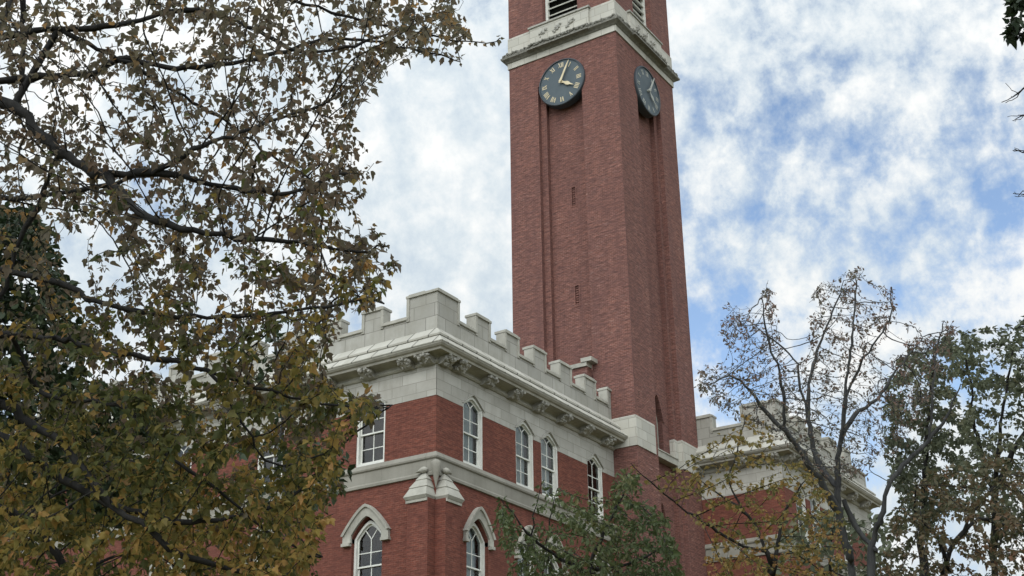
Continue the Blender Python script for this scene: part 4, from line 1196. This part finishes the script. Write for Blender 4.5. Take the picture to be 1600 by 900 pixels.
# --- dull green leafy tree at the right, two crowns
def pigg(p, rs, n): return 0.05 + 0.55 * vnoise(p, 0.5, 4) + rs.normal(0, 0.15, n)
simple_tree('broad_tree', 'full dull green tree standing behind the bare tree',
    [(1385, 600), (1395, 560), (1420, 545), (1455, 545), (1470, 520), (1500, 512), (1508, 560), (1500, 620), (1520, 700), (1500, 800), (1430, 830), (1390, 760), (1370, 680)], 36, 41, 2300,
    [(trunk_pts(1445, 940, 38.5, (1445, 800, 38.5), (1448, 680, 38.5), (1460, 540, 38.5)), 0.28, 0.02)],
    0.26, 2.5, 0.38, 'leaf_green', 0.105, 9.0, 8, SOFT_H, 27, base=B(1445, 940, 38.5), pig=pigg)
simple_tree('tall_tree', 'tall green tree with sky gaps at the right edge',
    [(1480, 560), (1500, 505), (1525, 520), (1540, 535), (1565, 520), (1585, 500), (1605, 480), (1640, 470), (1720, 500), (1720, 860), (1600, 840), (1500, 800), (1490, 700), (1500, 620)], 31, 36, 2100,
    [(trunk_pts(1560, 940, 33.5, (1555, 800, 33.5), (1562, 680, 33.5), (1575, 590, 33.5), (1590, 510, 33.5)), 0.2, 0.015),
     (pts((1560, 760, 33.5), (1590, 690, 33.8), (1630, 640, 34), (1680, 560, 34)), 0.08, 0.012),
     (pts((1557, 780, 33.5), (1530, 700, 33.2), (1515, 600, 33), (1508, 520, 33)), 0.07, 0.01)],
    0.24, 2.3, 0.36, 'leaf_green', 0.105, 6.8, 7, SOFT_H, 28, base=B(1560, 940, 33.5), pig=lambda p, rs, n: 0.05 + 0.5 * vnoise(p, 0.5, 9) + rs.normal(0, 0.12, n),
    dens=lambda u, v: np.where(((u - 1575) / 22) ** 2 + ((v - 660) / 40) ** 2 < 1, 0.05, np.where(((u - 1495) / 10) ** 2 + ((v - 625) / 25) ** 2 < 1, 0.1, 1.0)))
# --- orange-brown tree low at right
simple_tree('orange_tree', 'low orange brown tree filling the lower right corner',
    [(1385, 830), (1400, 770), (1440, 735), (1500, 720), (1545, 700), (1600, 730), (1700, 740), (1720, 940), (1400, 945), (1350, 900)], 23, 28, 1900,
    [(trunk_pts(1480, 960, 25.5, (1480, 880, 25.5), (1520, 800, 25.5), (1570, 740, 25.5)), 0.16, 0.012),
     (pts((1480, 890, 25.5), (1470, 850, 25.3), (1430, 800, 25.0), (1432, 760, 24.8)), 0.05, 0.01),
     (pts((1500, 830, 25.5), (1530, 812, 25.7), (1580, 822, 26), (1640, 820, 26.2)), 0.045, 0.01)],
    0.2, 1.7, 0.31, 'leaf_russet', 0.074, 6.5, 7, SOFT_H, 29, base=B(1480, 960, 25.5), pig=lambda p, rs, n: 0.0 + 0.6 * vnoise(p, 0.8, 29) + rs.normal(0, 0.16, n))
# --- holly bush under the bare tree
simple_tree('holly_tree', 'dark green holly below the two arched wing windows',
    [(1225, 810), (1260, 800), (1300, 785), (1330, 800), (1400, 800), (1420, 850), (1420, 945), (1210, 945), (1210, 860)], 31, 35, 900,
    [(trunk_pts(1300, 960, 33, (1300, 880, 33), (1305, 810, 33)), 0.14, 0.02)],
    0.28, 3, 0.42, 'leaf_green', 0.17, 4.0, 8, OVAL_H, 30, base=B(1300, 960, 33), pig=lambda p, rs, n: 0.05 + 0.5 * vnoise(p, 0.7, 2) + rs.normal(0, 0.15, n))
# --- tree outside the right edge: only twig tips reach in
def fork(u, v, d, rs_):
    # a forking twig tip pointing left from (u, v)
    out = []
    for k in range(3):
        a_ = rs_.uniform(-0.7, 0.7); l_ = rs_.uniform(14, 26); d2 = d + rs_.uniform(-.15, .15)
        u1, v1 = u - l_ * math.cos(a_), v - l_ * math.sin(a_)
        out.append((pts((u, v, d), (u - 0.5 * l_ * math.cos(a_), v - 0.5 * l_ * math.sin(a_) + 2, d2), (u1, v1, d2)), 0.005, 0.003))
    return out
rf = np.random.RandomState(4)
edge_limbs = [([B(1950, 500, 13), tuple(at(1950, 900, 13)), tuple(at(1930, 500, 13)), tuple(at(1900, 100, 13)), tuple(at(1870, -150, 13))], 0.22, 0.06),
     (pts((1905, 200, 13), (1780, 120, 13), (1680, 40, 13), (1625, 20, 13), (1590, 5, 13)), 0.05, 0.006),
     (pts((1915, 300, 13), (1780, 190, 13), (1660, 90, 13), (1610, 62, 13), (1582, 48, 13)), 0.05, 0.006),
     (pts((1920, 380, 13), (1760, 260, 13), (1660, 150, 12.9), (1610, 130, 12.8), (1585, 150, 12.8), (1566, 160, 12.8)), 0.04, 0.004),
     (pts((1922, 420, 13), (1780, 300, 13), (1680, 210, 12.9), (1620, 175, 12.8), (1590, 184, 12.8)), 0.04, 0.004),
     (pts((1925, 470, 13), (1780, 360, 13), (1660, 270, 12.9), (1612, 235, 12.8), (1585, 236, 12.8)), 0.04, 0.004),
     (pts((1928, 520, 13), (1780, 420, 13), (1670, 330, 12.9), (1615, 300, 12.8), (1592, 306, 12.8)), 0.04, 0.004)]
for u_, v_ in ((1600, 12), (1598, 52), (1592, 146), (1600, 180), (1602, 236), (1606, 302)):
    edge_limbs += fork(u_, v_, 12.9, rf)
simple_tree('edge_tree', 'tree outside the right edge whose dark leaf clusters and bare twig tips reach in',
    [(1568, 8), (1590, -30), (1760, -60), (1760, 90), (1600, 74), (1572, 60)], 12.4, 13.6, 420, edge_limbs,
    0.08, 0.5, 0.16, 'leaf_dark', 0.075, 3.2, 4, SOFT_H, 31, base=B(1950, 500, 13), tip=0.003,
    keep=lambda p: (p[:, 2] > 8.85) | (np.random.RandomState(1).random(len(p)) < 0.0))

# ------------------------------------------------------------------ sky, sun, view
SUN_AZ_LEFT = math.radians(163)      # measured to the left of the view direction
SUN_EL = math.radians(38)
ca, sa = math.cos(SUN_AZ_LEFT), math.sin(SUN_AZ_LEFT)
sun_h = FW * ca - RT * sa
sun_dir = (sun_h * math.cos(SUN_EL) + UP * math.sin(SUN_EL)).normalized()
ld = bpy.data.lights.new('sun', 'SUN'); ld.energy = 0.95; ld.angle = math.radians(30); ld.color = (1.0, 0.95, 0.88)
lo_ = bpy.data.objects.new('sun', ld); COL.objects.link(lo_)
lo_.rotation_euler = (-sun_dir).to_track_quat('-Z', 'Y').to_euler()
lo_.location = (0, 0, 80)

w = bpy.data.worlds.new('World'); SC.world = w; w.use_nodes = True
nt = w.node_tree
for n_ in list(nt.nodes): nt.nodes.remove(n_)
out = nt.nodes.new('ShaderNodeOutputWorld'); bg = nt.nodes.new('ShaderNodeBackground')
bg.inputs['Strength'].default_value = 0.10
L(nt, bg.outputs[0], out.inputs[0])
sky = nt.nodes.new('ShaderNodeTexSky'); sky.sky_type = 'NISHITA'; sky.sun_disc = False
sky.sun_elevation = SUN_EL
sky.sun_rotation = math.atan2(sun_dir.x, sun_dir.y)
sky.air_density = 1.0; sky.dust_density = 0.6; sky.ozone_density = 1.5
tc = nt.nodes.new('ShaderNodeTexCoord')
sp = nt.nodes.new('ShaderNodeSeparateXYZ'); L(nt, tc.outputs['Generated'], sp.inputs[0])
zz = math_n(nt, 'MAXIMUM', math_n(nt, 'ADD', sp.outputs[2], 0.12), 0.05)
px_ = math_n(nt, 'DIVIDE', sp.outputs[0], zz); py_ = math_n(nt, 'DIVIDE', sp.outputs[1], zz)
cb = nt.nodes.new('ShaderNodeCombineXYZ'); L(nt, px_, cb.inputs[0]); L(nt, py_, cb.inputs[1])
mp = nt.nodes.new('ShaderNodeMapping'); mp.inputs['Rotation'].default_value = (0, 0, 0.5); mp.inputs['Location'].default_value = (3.1, 1.7, 0)
L(nt, cb.outputs[0], mp.inputs[0])
flat = nt.nodes.new('ShaderNodeMapping'); flat.inputs['Scale'].default_value = (1, 1, 1.25); flat.inputs['Location'].default_value = (2.3, 5.1, 0.7)
L(nt, tc.outputs['Generated'], flat.inputs[0]); cv = flat.outputs[0]
n_big = noise(nt, cv, 4.5, 3, 0.5)
n_mid = noise(nt, cv, 9.5, 11, 0.66, (1.0, 1.0, 0.8), 0.0)
n_fin = noise(nt, cv, 30.0, 9, 0.62, (1.0, 1.0, 0.75), 0.1)
cov = math_n(nt, 'ADD', math_n(nt, 'MULTIPLY', n_big, 0.40), math_n(nt, 'ADD', math_n(nt, 'MULTIPLY', n_mid, 0.46), math_n(nt, 'MULTIPLY', n_fin, 0.46)))
# the cloud sheet thickens towards the left of the view and behind it
def towards(vec):
    dt = nt.nodes.new('ShaderNodeVectorMath'); dt.operation = 'DOT_PRODUCT'
    L(nt, tc.outputs['Generated'], dt.inputs[0]); dt.inputs[1].default_value = tuple(vec)
    return dt.outputs['Value']
def gap_at(u, v, p):
    g_ = (f_ + cright * ((u - 800) / FPX) + cup * ((450 - v) / FPX)).normalized()
    return math_n(nt, 'POWER', math_n(nt, 'MAXIMUM', towards(g_), 0.0), p)
cov = math_n(nt, 'ADD', cov, math_n(nt, 'MULTIPLY_ADD', gap_at(1480, 380, 22.0), -0.15, 0.050))
cov = math_n(nt, 'ADD', cov, math_n(nt, 'MULTIPLY', gap_at(1640, 400, 400.0), -0.10))
cov = math_n(nt, 'ADD', cov, math_n(nt, 'MULTIPLY', gap_at(1110, 540, 900.0), -0.10))
mask = ramp(nt, cov, [(0.465, (0.08, 0.08, 0.08)), (0.54, (0.56, 0.56, 0.56)), (0.585, (0.86, 0.86, 0.86)), (0.64, (1, 1, 1))])
shade = math_n(nt, 'ADD', math_n(nt, 'MULTIPLY', n_mid, 0.5), math_n(nt, 'MULTIPLY', n_fin, 0.5))
ccol = ramp(nt, shade, [(0.36, (5.2, 6.2, 7.2)), (0.48, (7.0, 7.75, 8.25)), (0.60, (9.5, 9.6, 9.5))])
# extra glow added to unseen cloud behind the camera to light the fronts
gl_ = math_n(nt, 'POWER', math_n(nt, 'MAXIMUM', math_n(nt, 'MULTIPLY_ADD', towards(sun_dir), 0.5, 0.5), 0.0), 3.0)
gl_ = math_n(nt, 'MULTIPLY_ADD', gl_, 2.0, 1.0)
vm = nt.nodes.new('ShaderNodeVectorMath'); vm.operation = 'SCALE'; L(nt, ccol, vm.inputs[0]); L(nt, gl_, vm.inputs['Scale'])
sk = nt.nodes.new('ShaderNodeVectorMath'); sk.operation = 'SCALE'; L(nt, sky.outputs[0], sk.inputs[0]); sk.inputs['Scale'].default_value = 1.9
skyc = mixc(nt, mask, sk.outputs[0], vm.outputs[0])
L(nt, skyc, bg.inputs[0])

SC.view_settings.view_transform = 'Standard'
SC.view_settings.look = 'None'
SC.view_settings.gamma = 1.0
SC.view_settings.exposure = 0.0
SC.view_settings.use_curve_mapping = False
SC.cycles.max_bounces = 6; SC.cycles.transparent_max_bounces = 12
SC.cycles.diffuse_bounces = 3; SC.cycles.glossy_bounces = 3; SC.cycles.transmission_bounces = 4
SC.cycles.use_denoising = True
